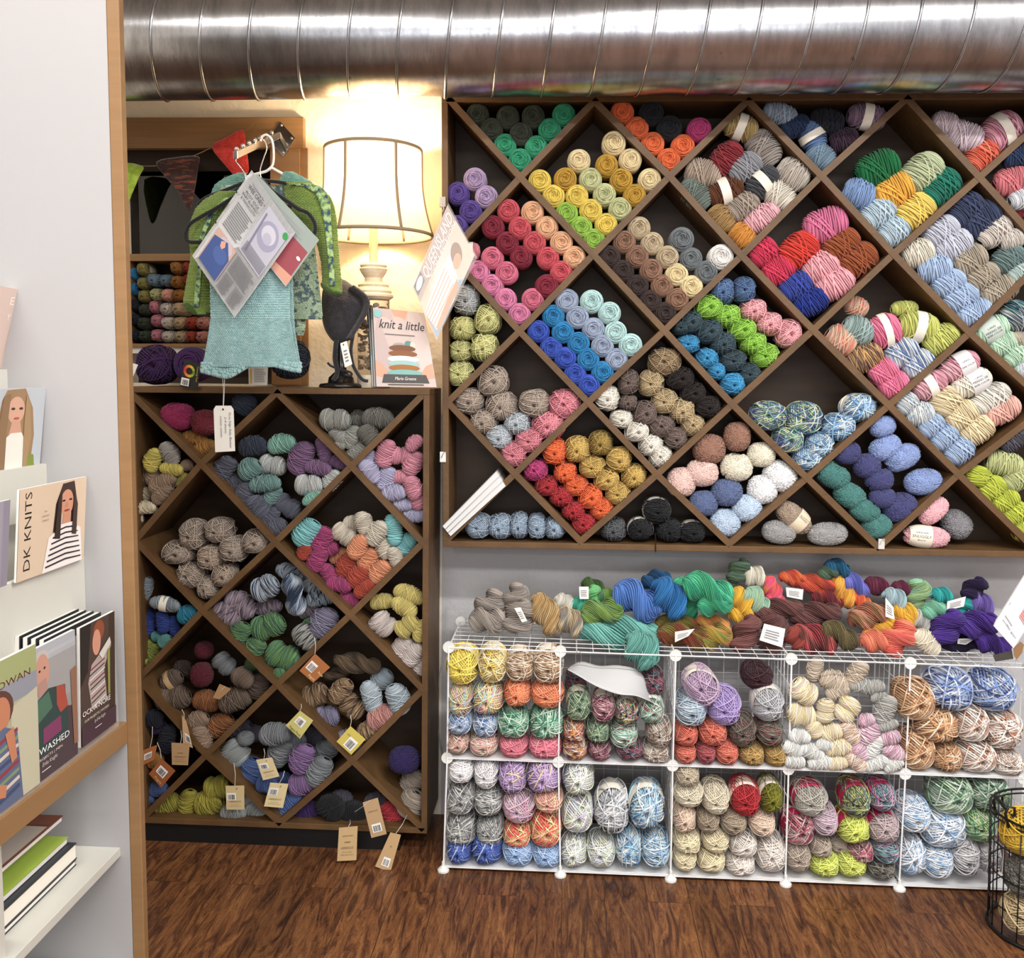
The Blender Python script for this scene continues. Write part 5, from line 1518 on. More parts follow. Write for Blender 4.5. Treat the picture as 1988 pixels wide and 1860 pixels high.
# ------------------------------------------------------------------ knitwear
bk = thing('teal_blanket', 'pale teal knitted baby blanket folded over the black hanger', 'blanket', P(480, 466, -.335))
m_teal = knit_mat('teal', '9fc0c1', '92b6b8')
rows = [(460, 398, 562), (500, 405, 562), (560, 408, 562), (620, 409, 563), (655, 404, 569), (690, 398, 576), (712, 392, 580)]
grid('front_panel', rows_fn(rows, -.345, .004, 2.2, st=(40, 78, .0035), seed=1), 160, 312, m_teal, bk, .004)
grid('back_panel', rows_fn([(464, 402, 566), (560, 410, 568), (640, 410, 572), (700, 405, 582), (706, 404, 583)], -.318, .003, 1.5, st=(40, 70, .003), seed=2), 120, 210, m_teal, bk, .004)
mb = MB(); R_ = random.Random(8)
for k in range(46):
    a = k / 45; u = 392 + 190 * a; v = 716 + 8 * math.sin(a * 7 + .5) + 10 * math.exp(-((a - .28) / .14) ** 2) - 4 * a
    mb.ball(P(u, v, -.352 + R_.uniform(-.004, .004)), .0062, 6, (1, 1, 1.3))
    for vv in range(706, int(v) - 3, 5): mb.ball(P(u + R_.uniform(-1, 1), vv, -.349 + R_.uniform(-.003, .003)), .0062, 6)
    mb.ball(P(u + 2, v - 7, -.350 + R_.uniform(-.003, .003)), .0055, 6)
mb.build('ruffled_edge', m_teal, bk, smooth=True)
mb = MB(); mb.tube(PP([(432, 732), (434, 760), (433, 790)], -.352), .0009, 5); mb.tube(PP([(436, 732), (435.5, 760), (434, 790)], -.352), .0009, 5); mb.build('tag_string', m_string, bk)
tq = Q(L4, [(764, 175), (945, 175), (960, 585), (780, 595)])
tcor = [P(tq[0][0], tq[0][1], -.354), P(tq[1][0], tq[1][1], -.354), P(tq[2][0], tq[2][1], -.354), P(tq[3][0], tq[3][1], -.354)]
tagp = [tcor[0].lerp(tcor[1], .12), tcor[0].lerp(tcor[1], .88), tcor[1].lerp(tcor[2], .08), tcor[2], tcor[3], tcor[0].lerp(tcor[3], .08)]
MB().prism(tagp, (0, .0008, 0)).build('swing_tag', m_paper, bk)
Print(*tcor).oval(.48, .08, .045, .022, '1e1e20').text('Picot Edge Baby Blanket', .80, .53, .05, '6f727c', w=.78, ang=-90, shear=.2).text('2-4 skeins', .58, .42, .05, '6f727c', w=.36, ang=-90, shear=.2).text('cotton cotton', .36, .45, .05, '6f727c', w=.46, ang=-90, shear=.2).build('tag_writing', bk)

sw = thing('baby_sweater', 'lime green knitted baby sweater with navy flecked stripes hanging behind the blanket', 'sweater', P(500, 400, -.27))
m_lime = knit_mat('lime', '80964a', '748c40', True)
m_fleck = knit_mat('flecked trim', 'b6cf96', '3f5470', False, '8fae6a')
m_mott = knit_mat('mottled green', '8ea48a', '4f6468', False, 'a9b89a')
grid('left_sleeve', rows_fn([(372, 425, 470), (388, 396, 468), (405, 380, 450), (430, 370, 425), (455, 367, 412), (500, 371, 407), (550, 362, 408), (585, 356, 408), (600, 363, 409), (610, 376, 408)], -.282, .0, 1, st=(13, 60, .004), yfn=lambda a, b: -.03 * math.sin(a * math.pi), seed=3), 52, 240, m_lime, sw, .004)
grid('sleeve_stripe', rows_fn([(384, 436, 452), (420, 402, 412), (470, 385, 392), (520, 384, 391), (570, 378, 388), (596, 376, 386)], -.318, .0, 1, st=(4, 50, .003), seed=3), 12, 120, m_fleck, sw, .003)
MB().lathe([(.001, 0), (.018, 0)], (0, 0, 0), 'Y', 8) 
puff(MB(), smooth_outline([(356, 590), (366, 588), (385, 600), (405, 606), (409, 609), (400, 613), (380, 611), (362, 602)]), -.30, .012, 4).build('left_cuff_opening', knit_mat('shaded cuff opening', '3f5a24'), sw, smooth=True)  # sleeve opening: the shade inside it is put into the dark green
grid('right_shoulder', rows_fn([(354, 548, 600), (368, 552, 628), (384, 554, 642), (402, 556, 649), (425, 585, 653), (450, 606, 655), (480, 618, 657), (510, 624, 659), (540, 626, 662), (556, 625, 663), (566, 632, 664)], -.262, .0, 1, st=(14, 64, .004), yfn=lambda a, b: -.03 * math.sin(a * math.pi), seed=4), 56, 256, m_lime, sw, .004)
grid('sleeve_stripe', rows_fn([(357, 560, 600), (362, 590, 622), (374, 612, 634), (395, 622, 641), (440, 631, 643), (500, 637, 647), (555, 640, 650)], -.298, .0, 1, st=(5, 56, .003), seed=5), 16, 130, m_fleck, sw, .003)
puff(MB(), smooth_outline([(624, 548), (640, 558), (660, 566), (664, 571), (652, 574), (636, 568), (624, 558)]), -.285, .012, 4).build('right_cuff_opening', knit_mat('shaded cuff opening', '3f5a24'), sw, smooth=True)  # right sleeve opening, its inner shade coloured in the same way
grid('body', rows_fn([(360, 430, 560), (400, 420, 600), (440, 418, 610), (480, 420, 612), (540, 428, 618), (590, 430, 624), (612, 432, 626), (619, 432, 624)], -.252, .003, 2, st=(40, 60, .003), seed=6), 120, 180, m_mott, sw, .004)
grid('back_hem', rows_fn([(600, 560, 596), (640, 560, 592), (651, 562, 588)], -.238, .001, 1, st=(10, 14, .003), seed=7), 30, 42, m_mott, sw, .004)
mk = thing('mint_knit', 'mint green knitted yoke on the white hanger behind the lime sweater', 'knit top', P(500, 350, -.22))
grid('left_yoke', rows_fn([(336, 462, 478), (346, 436, 478), (358, 418, 476), (372, 411, 462), (388, 411, 440)], -.222, .002, 1, st=(16, 14, .004), seed=8), 64, 56, knit_mat('mint', '7aa89a', '6b988c'), mk, .004)
grid('right_yoke', rows_fn([(334, 552, 568), (342, 546, 584), (352, 542, 602), (362, 541, 612)], -.222, .002, 1, st=(16, 10, .004), seed=9), 64, 40, knit_mat('mint', '7aa89a', '6b988c'), mk, .004)

# laminated pattern sheets
HZ = (340, 250, .19894)
def sheet(name, label, q, Y0, th=.002):
    root = thing(name, label, 'pattern sheet', P(q[0][0], q[0][1], Y0[0]))
    c = [P(u, v, y) for (u, v), y in zip(q, Y0)]
    MB().prism(c, (0, th, 0)).build('sheet', mat('laminated paper', 'dcdcde', .18, spec=.6), root)
    return root, c
r2, c2 = sheet('laminated_pattern', 'second laminated pattern with a red knitted picture, right of the front one', Q(HZ, [(800, 440), (1405, 1085), (1080, 1540), (560, 900)]), [-.375] * 4)
Print(*c2).rect(0, 0, 1, .95, '9aa6a0').rect(.38, .3, .98, .92, '9c4a54').rect(.42, .32, .6, .5, '4a4a50').poly([(.3, .94), (1, .8), (1, .98), (.3, .99)], 'd9a08a').oval(.93, .5, .03, .03, 'eceae6').lines(.1, .1, .9, .26, 3, '9a9a9e').build('pattern_print', r2)
r1, c1 = sheet('laminated_pattern', 'front laminated baby blanket pattern hung diagonally over the teal blanket', Q(HZ, [(765, 428), (1168, 1012), (575, 1838), (184, 1266)]), [-.385, -.39, -.405, -.40])
p = Print(*c1)
p.text('" Crocheting for', .22, .075, .02, '3a3a40', w=.30).text('WEE ONES "', .24, .115, .038, '3a3a40', w=.36).text('PICOT EDGE', .22, .17, .026, '55555c', w=.30).text('BABY BLANKET', .22, .205, .026, '55555c', w=.36).text('& WASHCLOTH', .22, .24, .026, '55555c', w=.33)
p.lines(.06, .29, .42, .56, 12, '77777c', 1)
p.rect(.47, .06, .96, .56, 'b9b8c6').oval(.72, .25, .19, .13, '9c9bb4', 26).oval(.72, .235, .13, .08, 'c9c8d4', 26).oval(.73, .27, .08, .05, 'b3b2c4').poly([(.50, .12), (.53, .12), (.58, .52), (.54, .52)], '7f7e90')
for k in range(9): p.rect(.50, .44 + .012 * k, .95, .446 + .012 * k, '6a6a76')
p.oval(.925, .10, .045, .032, '2f9a4a')
p.rect(.04, .60, .47, .95, 'c9a79c').oval(.30, .66, .14, .06, 'c4bac4').poly([(.06, .68), (.3, .62), (.46, .72), (.46, .95), (.06, .95)], '3f5590').oval(.30, .76, .13, .07, '4a62a0').poly([(.2, .66), (.26, .63), (.3, .67), (.27, .71), (.22, .70)], 'dca68f')
p.lines(.52, .60, .96, .78, 12, '66666c', 2).lines(.52, .80, .72, .97, 11, '66666c', 3).lines(.76, .80, .96, .97, 11, '66666c', 4)
p.text('STAPLES', -.02, .42, .02, '2a2a2e', w=.08, ang=90).oval(-.02, .25, .014, .010, '1c1c1e').oval(-.02, .6, .014, .010, '1c1c1e')
p.build('pattern_print', r1)
MB().prism([c1[0] - (c1[1] - c1[0]) * .045, c1[1] + (c1[1] - c1[0]) * .01, c1[2] + (c1[2] - c1[3]) * .01, c1[3] - (c1[2] - c1[3]) * .045], (0, .0010, 0)).build('clear_sleeve', mat('sleeve film', 'e6e6e8', .08, alpha=.45, spec=.8), r1)

P = _P0
# ------------------------------------------------------------------ pennants
tw = MB().tube([P(u, v, -.04) for u, v in spath([(234, 321), (302, 322), (345, 312), (377, 302), (412, 286), (450, 268), (480, 252), (492, 239)], 5)], .0016, 6).build('bunting_string', m_twine, None)
tag(tw, 'jute bunting string strung across the window top', 'string')
for lab, ol, m in (('green knitted pennant at the left end of the bunting', [(222, 321), (277, 322), (271, 342), (256, 378), (243, 411), (232, 400)], knit_mat('pennant green', '9fb84a', '8aa53c')),
                   ('dark red and brown variegated knitted pennant in the middle of the bunting', [(303, 314), (342, 305), (385, 303), (385, 325), (378, 370), (370, 406), (362, 404), (345, 372), (318, 340)], knit_mat('pennant dark', '3a2224', '6f3a2c', True, '2a2420')),
                   ('coral red knitted pennant beside the chrome arm', [(411, 284), (440, 266), (471, 251), (478, 285), (483, 322), (480, 338), (458, 342), (434, 318)], knit_mat('pennant red', 'c9403c', 'b8352f'))):
    o = puff(MB(), smooth_outline(ol, 3), -.05, .006, 4).build('pennant', m, None, smooth=True, loc=P(ol[0][0], ol[0][1], -.05)); tag(o, lab, 'pennant', 'knitted bunting pennants')

# ------------------------------------------------------------------ wire basket
BY = -.62; bs = S(BY); bx = P(2046, 1600, BY).x
zr = P(2046, 1578, BY).z
bas = thing('wire_basket', 'black wire basket of yarn standing on the floor at the right edge', 'basket', (bx, BY, 0))
m_bw = mat('black wire', '0f0f10', .45)
mb = MB()
def ring(r, z, t): mb.tube([(bx + r * math.cos(a), BY + r * math.sin(a), z) for a in np.linspace(0, 2 * math.pi, 49)[:-1]], t, 6, closed=True)
R1, R0 = .168, .155
ring(R1, zr, .0035); ring(R1, zr - .014, .0025)
for q in (.25, .5, .75): ring(R1 + (R0 - R1) * q, zr * (1 - q), .002)
ring(R0, .006, .006)
for k in range(20):
    a = 2 * math.pi * k / 20; mb.tube([(bx + R1 * math.cos(a), BY + R1 * math.sin(a), zr), (bx + R0 * math.cos(a), BY + R0 * math.sin(a), .004)], .0019, 5)
mb.build('wire_body', m_bw, bas, smooth=True)
hx, hy = bx - .155, BY - .03
mb = MB()
for yy in (-.035, .045): mb.tube([Vector((hx, hy + yy, zr - .02)), Vector((hx - .012, hy + yy, zr + .02)), Vector((hx - .006, hy + yy, zr + .04)), Vector((hx + .012, hy + yy, zr + .038)), Vector((hx + .014, hy + yy, zr + .015))], .004, 8)
mb.tube([(hx - .008, hy - .035, zr + .035), (hx - .008, hy + .045, zr + .035)], .0055, 8)
mb.tube([(hx + .012, hy - .035, zr + .01), (hx + .012, hy + .045, zr + .01)], .003, 8)
mb.build('handle', m_bw, bas, smooth=True)

# ------------------------------------------------------------------ plastic pack, leaflet, cable
pk = thing('plastic_packet', 'white plastic packet with Snuggly Baby print, hung at the right edge', 'packet', P(1960, 1180, -.47))
q = Q(C3, [(2060, 130), (1992, 190), (1712, 640), (1688, 695), (1885, 915), (2060, 640)])
MB().prism(PP(q, -.47), (0, .006, 0)).build('packet', mat('white film', 'e2e3e6', .2, spec=.6), pk)
cc = [P(*Q(C3, [a])[0], -.471) for a in ((1735, 640), (1900, 880), (2080, 600), (1930, 330))]
Print(cc[0], cc[1], cc[2], cc[3]).text('Snuggly Baby', .5, .12, .05, '55565c', w=.78).text('DMC', .02, .55, .03, '2a2a2e', w=.1, ang=90).lines(.1, .22, .6, .28, 1, '9a9aa0').rect(.55, .6, 1, .95, 'd4a0a4').lines(.55, .62, 1, .95, 5, 'c46a60').build('packet_print', pk)
MB().prism(PP(Q(C3, [(1885, 915), (1955, 850), (1988, 880), (1970, 960), (1915, 1030), (1890, 985)]), -.462), (0, .002, 0)).build('cardboard_tab', mat('kraft card', '8a6a4a', .8), pk)
MB().prism(PP(Q(C3, [(1678, 985), (1868, 935), (1882, 1020), (1705, 1048)]), -.455), (0, .001, 0)).build('price_label', mat('dark card', '3f3c36', .7), pk)
lf = thing('paper_leaflet', 'curled grey paper leaflet hanging on a ring over the second wire cube', 'leaflet', P(1123, 1285, -.42))
top_ = spath(Q(C4, [(110, 170), (195, 135), (330, 168), (480, 165), (630, 205), (705, 320), (745, 452)]), 5)
bot_ = spath(Q(C4, [(85, 198), (160, 240), (260, 300), (350, 345), (480, 388), (620, 402), (745, 455)]), 5)
def leaf(a, b):
    i = a * (len(top_) - 1); j = int(min(i, len(top_) - 2)); f = i - j
    t = Vector(top_[j]).lerp(Vector(top_[j + 1]), f); bb = Vector(bot_[j]).lerp(Vector(bot_[j + 1]), f); q = t.lerp(bb, b)
    return P(q[0], q[1], -.34 - .085 * b - .01 * math.sin(a * 3))
grid('sheet', leaf, 40, 10, mat('grey leaflet paper', 'b9b9bb', .5), lf, .0006)
MB().tube([P(1080 + (170 + 22 * math.sin(a)) * .25263, 1250 + (105 - 50 * math.cos(a)) * .25263, -.425) for a in np.linspace(0, 2 * math.pi, 24)[:-1]], .0011, 6, closed=True).build('binder_ring', m_steelw, lf, smooth=True)
cb = MB().tube([P(u, v, -.03) for u, v in spath([(866, 1180), (863, 1260), (852, 1320), (848, 1390), (855, 1450), (864, 1500), (866, 1570)], 6)], .0022, 6).build('power_cord', mat('grey cable', 'b4b2ae', .5), None)
tag(cb, 'thin grey cable running down the wall between the rack and the wire cubes', 'cord')
# ------------------------------------------------------------------ place the yarn
def ordinal(i, n, words):
    a, b = words
    if n == 2: return f'{a if i == 0 else b} one of two'
    num = ['', '', 'second', 'third', 'fourth', 'fifth', 'sixth', 'seventh', 'eighth', 'ninth', 'tenth', 'eleventh', 'twelfth', 'thirteenth']
    if i == 0: return {'upper': 'topmost', 'left': 'leftmost'}[a] + f' of {cnt(n)}'
    if i == n - 1: return {'upper': 'lowest', 'left': 'rightmost'}[a] + f' of {cnt(n)}'
    return f'{num[i + 1]} from {"top" if a == "upper" else "left"} of {cnt(n)}'
def cnt(n): return ['', 'one', 'two', 'three', 'four', 'five', 'six', 'seven', 'eight', 'nine', 'ten', 'eleven', 'twelve', 'thirteen', 'fourteen'][n]
m_paper = mat('white paper', 'ece9e2', .7)
BANDC = {'': 'e6e0d4', 'snug': 'dccdb4', 'snugb': 'e4dccb', 'lang': 'b9c4bc', 'rose': 'd9d6d8', 'merino': 'd6d4d2', 'pk': 'b0234e', 'craft': 'c2a57c'}
m_ink = mat('printed ink', '3a3a3e', .7)
def band_mesh(kind, key):
    """paper band round a ball (axis y) or skein (axis x), in the ball's unit space"""
    k = (kind, key)
    if k in _bands: return _bands[k]
    mb = MB(); 
    if kind in ('cake',):
        mb.lathe([(1.03, .1), (1.03, .75)], (0, 0, 0), 'Y', 40)
    elif kind == 'ball':
        a, b = -.45, .45
        mb.lathe([((1 - abs(y) ** 2.5) ** .4 * 1.055, y) for y in np.linspace(a, b, 7)], (0, 0, 0), 'Y', 40)
    else:
        x0, x1 = {'snug': (-.0, .62), 'snugb': (-.78, .12), 'lang': (-.7, .35), 'rose': (-.15, .62), 'merino': (-.2, .75)}.get(key, (-.28, .22))
        pw = 2.3 if kind in ('fuzzy', 'hank') else 2.9
        mb.lathe([((1 - min(.99, abs(x)) ** pw) ** (1 / pw) * 1.07 , x) for x in np.linspace(x0, x1, 7)], (0, 0, -.0), 'X', 40)
    me = bpy.data.meshes.new('label_band'); me.from_pydata(mb.v, [], mb.f); me.update()
    me.polygons.foreach_set('use_smooth', [True] * len(me.polygons)); me.materials.append(None)
    _bands[k] = me
    return me
_bands = {}
YOBJ = []
prnd = random.Random(11)
groups = {}
for p in PENDING: groups.setdefault((p['where'], p['col'], WORD[p['kind']][1]), []).append(p)
for (where, cname, word), ps in groups.items():
    n = len(ps)
    if n == 1: ps[0]['ord'] = None; continue
    us = sorted(p['u'] for p in ps); vs_ = sorted(p['v'] for p in ps)
    gu = min(b - a for a, b in zip(us, us[1:])); gv = min(b - a for a, b in zip(vs_, vs_[1:]))
    horiz = gu > gv
    for i, p in enumerate(sorted(ps, key=lambda q: q['u'] if horiz else q['v'])):
        p['ord'] = ordinal(i, n, ('left', 'right') if horiz else ('upper', 'lower'))
for p in PENDING:
    k = p['kind']; fl = p['fl']
    base = [f for f in fl if not f.startswith('#')]
    push = .055 if 'k' in fl else (.10 if 'kk' in fl else 0)
    Y = p['Yf'] + push
    if 'f' in fl: Y = -.40
    s = S(Y)
    rmin = min(p['rx'], p['ry']) * s
    dh = DEPTH[k] if DEPTH[k] else rmin
    if k == 'ball' and p['Yf'] == YC: dh = .085
    if k == 'ball' and dh < rmin: dh = rmin
    lim = {YL: .28, YR: .22, YC: .37, -.301: .30, -.012: .14, -.26: .26, -.73: .3}[p['Yf']]
    yc = Y + dh + (-.022 if p['Yf'] == YC else .004)
    if yc + dh > p['Yf'] + lim - .008: yc = p['Yf'] + lim - .008 - dh
    if k in ('hank', 'bow'): yc += prnd.choice((0, .012, .024, .036)) * (p['Yf'] == YL)
    kx, kf = {'hank': (1.15, .3), 'bow': (1.13, .3), 'twist': (1.06, .3), 'ball': (1.0, .6), 'cake': (1.0, .85), 'skein': (1.0, .2), 'fuzzy': (.99, .3)}[k]
    yf_ = yc - dh * kf                         # the outline we see sits in front of the centre
    s = S(yf_)
    c = P(p['u'], p['v'], yf_); c.y = yc
    rx, rz = p['rx'] * s * .985 * kx, p['ry'] * s * .985 * kx
    if k == 'twist': rz *= 1.2; dh *= 1.1
    if k == 'ball' and p['Yf'] == YC: rx *= 1.06; rz *= 1.06
    ca, sa = abs(math.cos(math.radians(p['an']))), abs(math.sin(math.radians(p['an'])))
    hz = math.hypot(rz * ca, rx * sa)
    if p['Yf'] == YC:
        i = max(0, min(4, int((p['u'] - 866) / 222)))
        zmin = (nd['m'][i].z if p['v'] < 1478 else FZ) + .0075
        c.z = max(c.z, zmin + hz * .97)
    if p['Yf'] == -.26: c.z = max(c.z, TOPZ + hz + .001)
    if p['Yf'] == -.301 and 'f' not in fl: c.z = max(c.z, nd['t'][2].z + hz * (.45 if p['rx'] > 45 else .6))
    if p['Yf'] == -.73 : c.z = max(c.z, hz + .012)
    me = prnd.choice(MESH[k])
    name = WORD[k][0]
    o = bpy.data.objects.new(name, me); COL.objects.link(o)
    o.location = c
    an = math.radians(p['an'])
    if k in ('cake',) or (k in ('ball', 'fuzzy') and abs(rx - rz) < .03 * rx): an = an + prnd.uniform(0, 6.28) * (k == 'cake')
    if k == 'cake': rx = rz = (rx + rz) / 2
    rt = prnd.uniform(-.12, .12) if k in ('skein', 'hank', 'bow', 'twist') else 0
    o.rotation_euler = (Matrix.Rotation(-an, 3, 'Y') @ Matrix.Rotation(rt * 0, 3, 'Z')).to_euler()
    o.scale = (rx, dh, rz)
    if k == 'hank' and prnd.random() < .5: o.scale.x *= 1
    col = p['col']
    m = yarn_mat(col, PAL[col], sparkle=('sparkl' in col or 'lurex' in col))
    o.material_slots[0].link = 'OBJECT'; o.material_slots[0].material = m
    cn = col
    lab = f"{cn} {WORD[k][1]}, " + (p['ord'] + ', ' if p['ord'] else '') + p['where']
    tag(o, lab, 'yarn', p['group'])
    WORLDLOC[o] = c
    key = next((f for f in fl if f.startswith('b')), None)
    if key:
        kk = key[2:]
        bk = 'cake' if k == 'cake' else ('ball' if k == 'ball' else k)
        if p['Yf'] == YC and k == 'ball': pass
        b = bpy.data.objects.new('label_band', band_mesh(bk, kk)); COL.objects.link(b); b.parent = o
        b.material_slots[0].link = 'OBJECT'; b.material_slots[0].material = mat('band ' + (kk or 'plain'), BANDC.get(kk, 'e6e0d4'), .6)
        if k == 'ball': b.location = (0, -.05, 0)
        # printing on the sideways bands
        words = {'snug': [('SNUGGLY', .30, .40)], 'snugb': [('SIRDAR', .14, .42), ('SNUGGLY', .24, .08), ('Bunny', .12, -.25)], 'lang': [('LANG', .16, .30), ('MERINO 200', .2, 0), ('BEBE COLOR', .14, -.25)],
                 'rose': [('LANG', .14, .3), ('BEBE COLOR', .12, -.1)], 'merino': [('LANG', .14, .34), ('MERINO 200', .2, .08), ('BEBE COLOR', .14, -.2)], 'pk': [('Crofter', .18, .0)]}.get(kk)
        if words and k != 'ball':
            x0, x1 = {'snug': (-.0, .62), 'snugb': (-.78, .12), 'lang': (-.7, .35), 'rose': (-.15, .62), 'merino': (-.2, .75)}[kk]
            mb = MB()
            for wd, hh, zz in words:
                vs, fs = text_geo(wd); w = max(v[0] for v in vs) - min(v[0] for v in vs)
                kx = min((x1 - x0) * .86, w * hh / .72 * .8) / w; xc = (x0 + x1) / 2
                out = []
                for v in vs:
                    z = zz + v[1] * hh / .72; xx = xc + v[0] * kx
                    pw = 2.3 if k in ('fuzzy', 'hank') else 2.9
                    R_ = (1 - min(.99, abs(xx)) ** pw) ** (1 / pw) * 1.085
                    out.append((xx, -math.sqrt(max(.01, R_ * R_ - z * z)), z))
                mb.add(out, fs)
            mb.build('lettering', m_ink, b)
        if kk == 'pk':
            mb = MB(); vs, fs = text_geo('Crofter'); out = []
            for v in vs:
                a = -math.pi / 2 + 0; an2 = math.pi / 2 - v[0] * .22
                out.append((1.075 * math.cos(an2), -.22 + v[1] * .2, 1.075 * math.sin(an2)))
            mb.add(out, fs); mb.build('lettering', mat('pale ink', 'f2dce4', .6), b)
    YARN.setdefault((p['where'], col), []).append(o); YOBJ.append(o)
# ------------------------------------------------------------------ hang tags on the hanks (parts of the hank they belong to)
def hang(reg, q, col, hook, words, seed, bar=True, dark='5a4632', rot=0, Yt=YL - .014):
    q = Q(reg, q); c = [P(u, v, Yt) for u, v in q]
    hu, hv = Q(reg, [hook])[0]
    par = nearest(hu, hv, YL)
    o = MB().prism(c, (0, .0008, 0)).build('hang_tag', mat('tag ' + col, col, .6), None); attach(o, par)
    p = Print(*c)
    if bar: p.barcode(*bar, seed=seed) if isinstance(bar, tuple) else p.barcode(.25, .30, .75, .62, seed=seed)
    for w, u, v, h, wd, cc in words: p.text(w, u, v, h, cc, w=wd)
    o2 = p.build('tag_print', None) if False else None
    me = bpy.data.meshes.new('tag_print'); me.from_pydata(p.v, [], p.f)
    for m in p.ms: me.materials.append(m)
    if p.f: me.polygons.foreach_set('material_index', p.mi)
    me.update()
    t = bpy.data.objects.new('tag_print', me); COL.objects.link(t); attach(t, par)
    top = ((q[0][0] + q[1][0]) / 2, (q[0][1] + q[1][1]) / 2)
    if rot: top = q[0]
    s_ = MB().tube([P(hu, hv, YL - .004), P((hu + top[0]) / 2 + 2, (hv + top[1]) / 2, Yt - .002), P(top[0], top[1], Yt - .0015)], .0011, 5).build('tag_string', m_string, None); attach(s_, par)
PU = [('Pagoa Puna', .5, .86, .13, .8, 'e9dcb0')]
hang(L7, [(425, 785), (562, 910), (410, 1050), (285, 940)], 'a5683c', (420, 640), [('Pagoa', .72, .86, .12, .4, 'e9d9a0'), ('Puna', .92, .5, .12, .3, 'e9d9a0')], 1, (.12, .3, .55, .72), rot=1)
hang(L7, [(290, 1300), (410, 1390), (290, 1555), (160, 1435)], 'c4bc74', (300, 1240), [('Pagoa Puna', .55, .88, .12, .75, '3a4a2a')], 2, (.2, .2, .7, .6), rot=1)
hang(L7, [(745, 1440), (882, 1560), (752, 1700), (620, 1580)], 'cdbb5c', (745, 1340), [('42416', .25, .35, .07, .2, '6a5a20')], 3, (.35, .35, .85, .9), rot=1)
HR = [('HERRIOT', .5, .62, .07, .66, '7a6450'), ('fine worsted', .5, .74, .035, .5, '7a6450'), ('100% baby alpaca', .5, .82, .035, .66, '7a6450'), ('FARM', .5, .45, .05, .3, '3a2c22')]
hang(L6, [(385, 1590), (550, 1600), (535, 1795), (390, 1790)], 'b3926c', (470, 1480), HR, 4, False)
hang(L6, [(480, 1340), (520, 1400), (578, 1640), (490, 1600)], 'c4a27a', (480, 1290), [], 5, (.3, .55, .95, .85))
hang(L6, [(820, 1060), (925, 1105), (820, 1200), (760, 1185)], 'a8835c', (780, 1150), [], 6, False)
CT = [('HERRIOT', .5, .66, .075, .66, '7a6450'), ('fine worsted', .5, .78, .035, .4, '8a7460'), ('100% baby alpaca', .5, .85, .035, .66, '8a7460'), ('®', .62, .12, .07, .10, '3a3028')]
hang(L8, [(805, 310), (905, 295), (953, 415), (850, 440)], 'd9c79c', (855, 240), CT, 7, (.1, .22, .6, .5))
hang(L8, [(895, 455), (1010, 462), (975, 615), (855, 605)], 'dccb9c', (985, 380), CT, 8, (.05, .2, .55, .5))
hang(L8, [(612, 475), (730, 473), (732, 625), (618, 625)], 'cdb98c', (665, 330), CT, 9, (.05, .3, .55, .6))
hang(L8, [(1480, 580), (1575, 550), (1632, 780), (1535, 805)], 'b99a74', (1430, 640), [('100% wool', .5, .3, .04, .6, '7a5c40')], 10, (.2, .65, .8, .88), Yt=-.36)
hang(L8, [(1330, 740), (1448, 730), (1440, 945), (1318, 952)], 'c4a67a', (1400, 690), HR + [('SNAPD MOON', .5, .26, .035, .55, '3a2c22')], 11, False, Yt=-.40)
hang(L8, [(1655, 770), (1722, 785), (1655, 1022), (1558, 985)], 'bf9f74', (1760, 660), [('60', .5, .35, .05, .12, '7a5c40')], 12, (.3, .66, .8, .9), Yt=-.42)
hang(L8, [(205, 300), (295, 380), (205, 487), (128, 400)], '9a5a34', (180, 200), [('Pagoa', .6, .85, .12, .5, 'd9c08a')], 13, (.2, .25, .75, .65), rot=1)
hang(L8, [(90, 250), (180, 215), (160, 310), (90, 345)], 'a8683c', (150, 100), [], 14, (.1, .3, .7, .7))
for q_, rg in (([(590, 400), (640, 395), (690, 500), (650, 510)], C1), ([(1370, 300), (1540, 320), (1530, 420), (1380, 390)], C2), ([(1160, 650), (1365, 700), (1335, 880), (1115, 810)], C2),
              ([(300, 730), (490, 700), (430, 770), (300, 830)], C2), ([(490, 760), (700, 740), (690, 850), (510, 900)], C3), ([(1225, 450), (1410, 400), (1390, 500), (1220, 540)], C3),
              ([(1330, 820), (1510, 815), (1410, 880), (1325, 870)], C3), ([(610, 410), (690, 510), (700, 630), (610, 600)], C3), ([(1090, 235), (1165, 235), (1165, 330), (1095, 330)], C1)):
    qq = Q(rg, q_); par = nearest(sum(a for a, b in qq) / 4, sum(b for a, b in qq) / 4, -.301)
    yt = par.location.y - par.scale.y * 1.15 if 'twist' in par.data.name else par.location.y - par.scale.y * 1.1
    c = PP(qq, yt); o = MB().prism(c, (0, .0008, 0)).build('paper_tag', m_paper, None); attach(o, par)
    p = Print(*c).lines(.15, .25, .8, .8, 4, '8a8a92', 7); me = bpy.data.meshes.new('tag_print'); me.from_pydata(p.v, [], p.f)
    for m in p.ms: me.materials.append(m)
    me.polygons.foreach_set('material_index', p.mi); me.update(); t = bpy.data.objects.new('tag_print', me); COL.objects.link(t); attach(t, par)
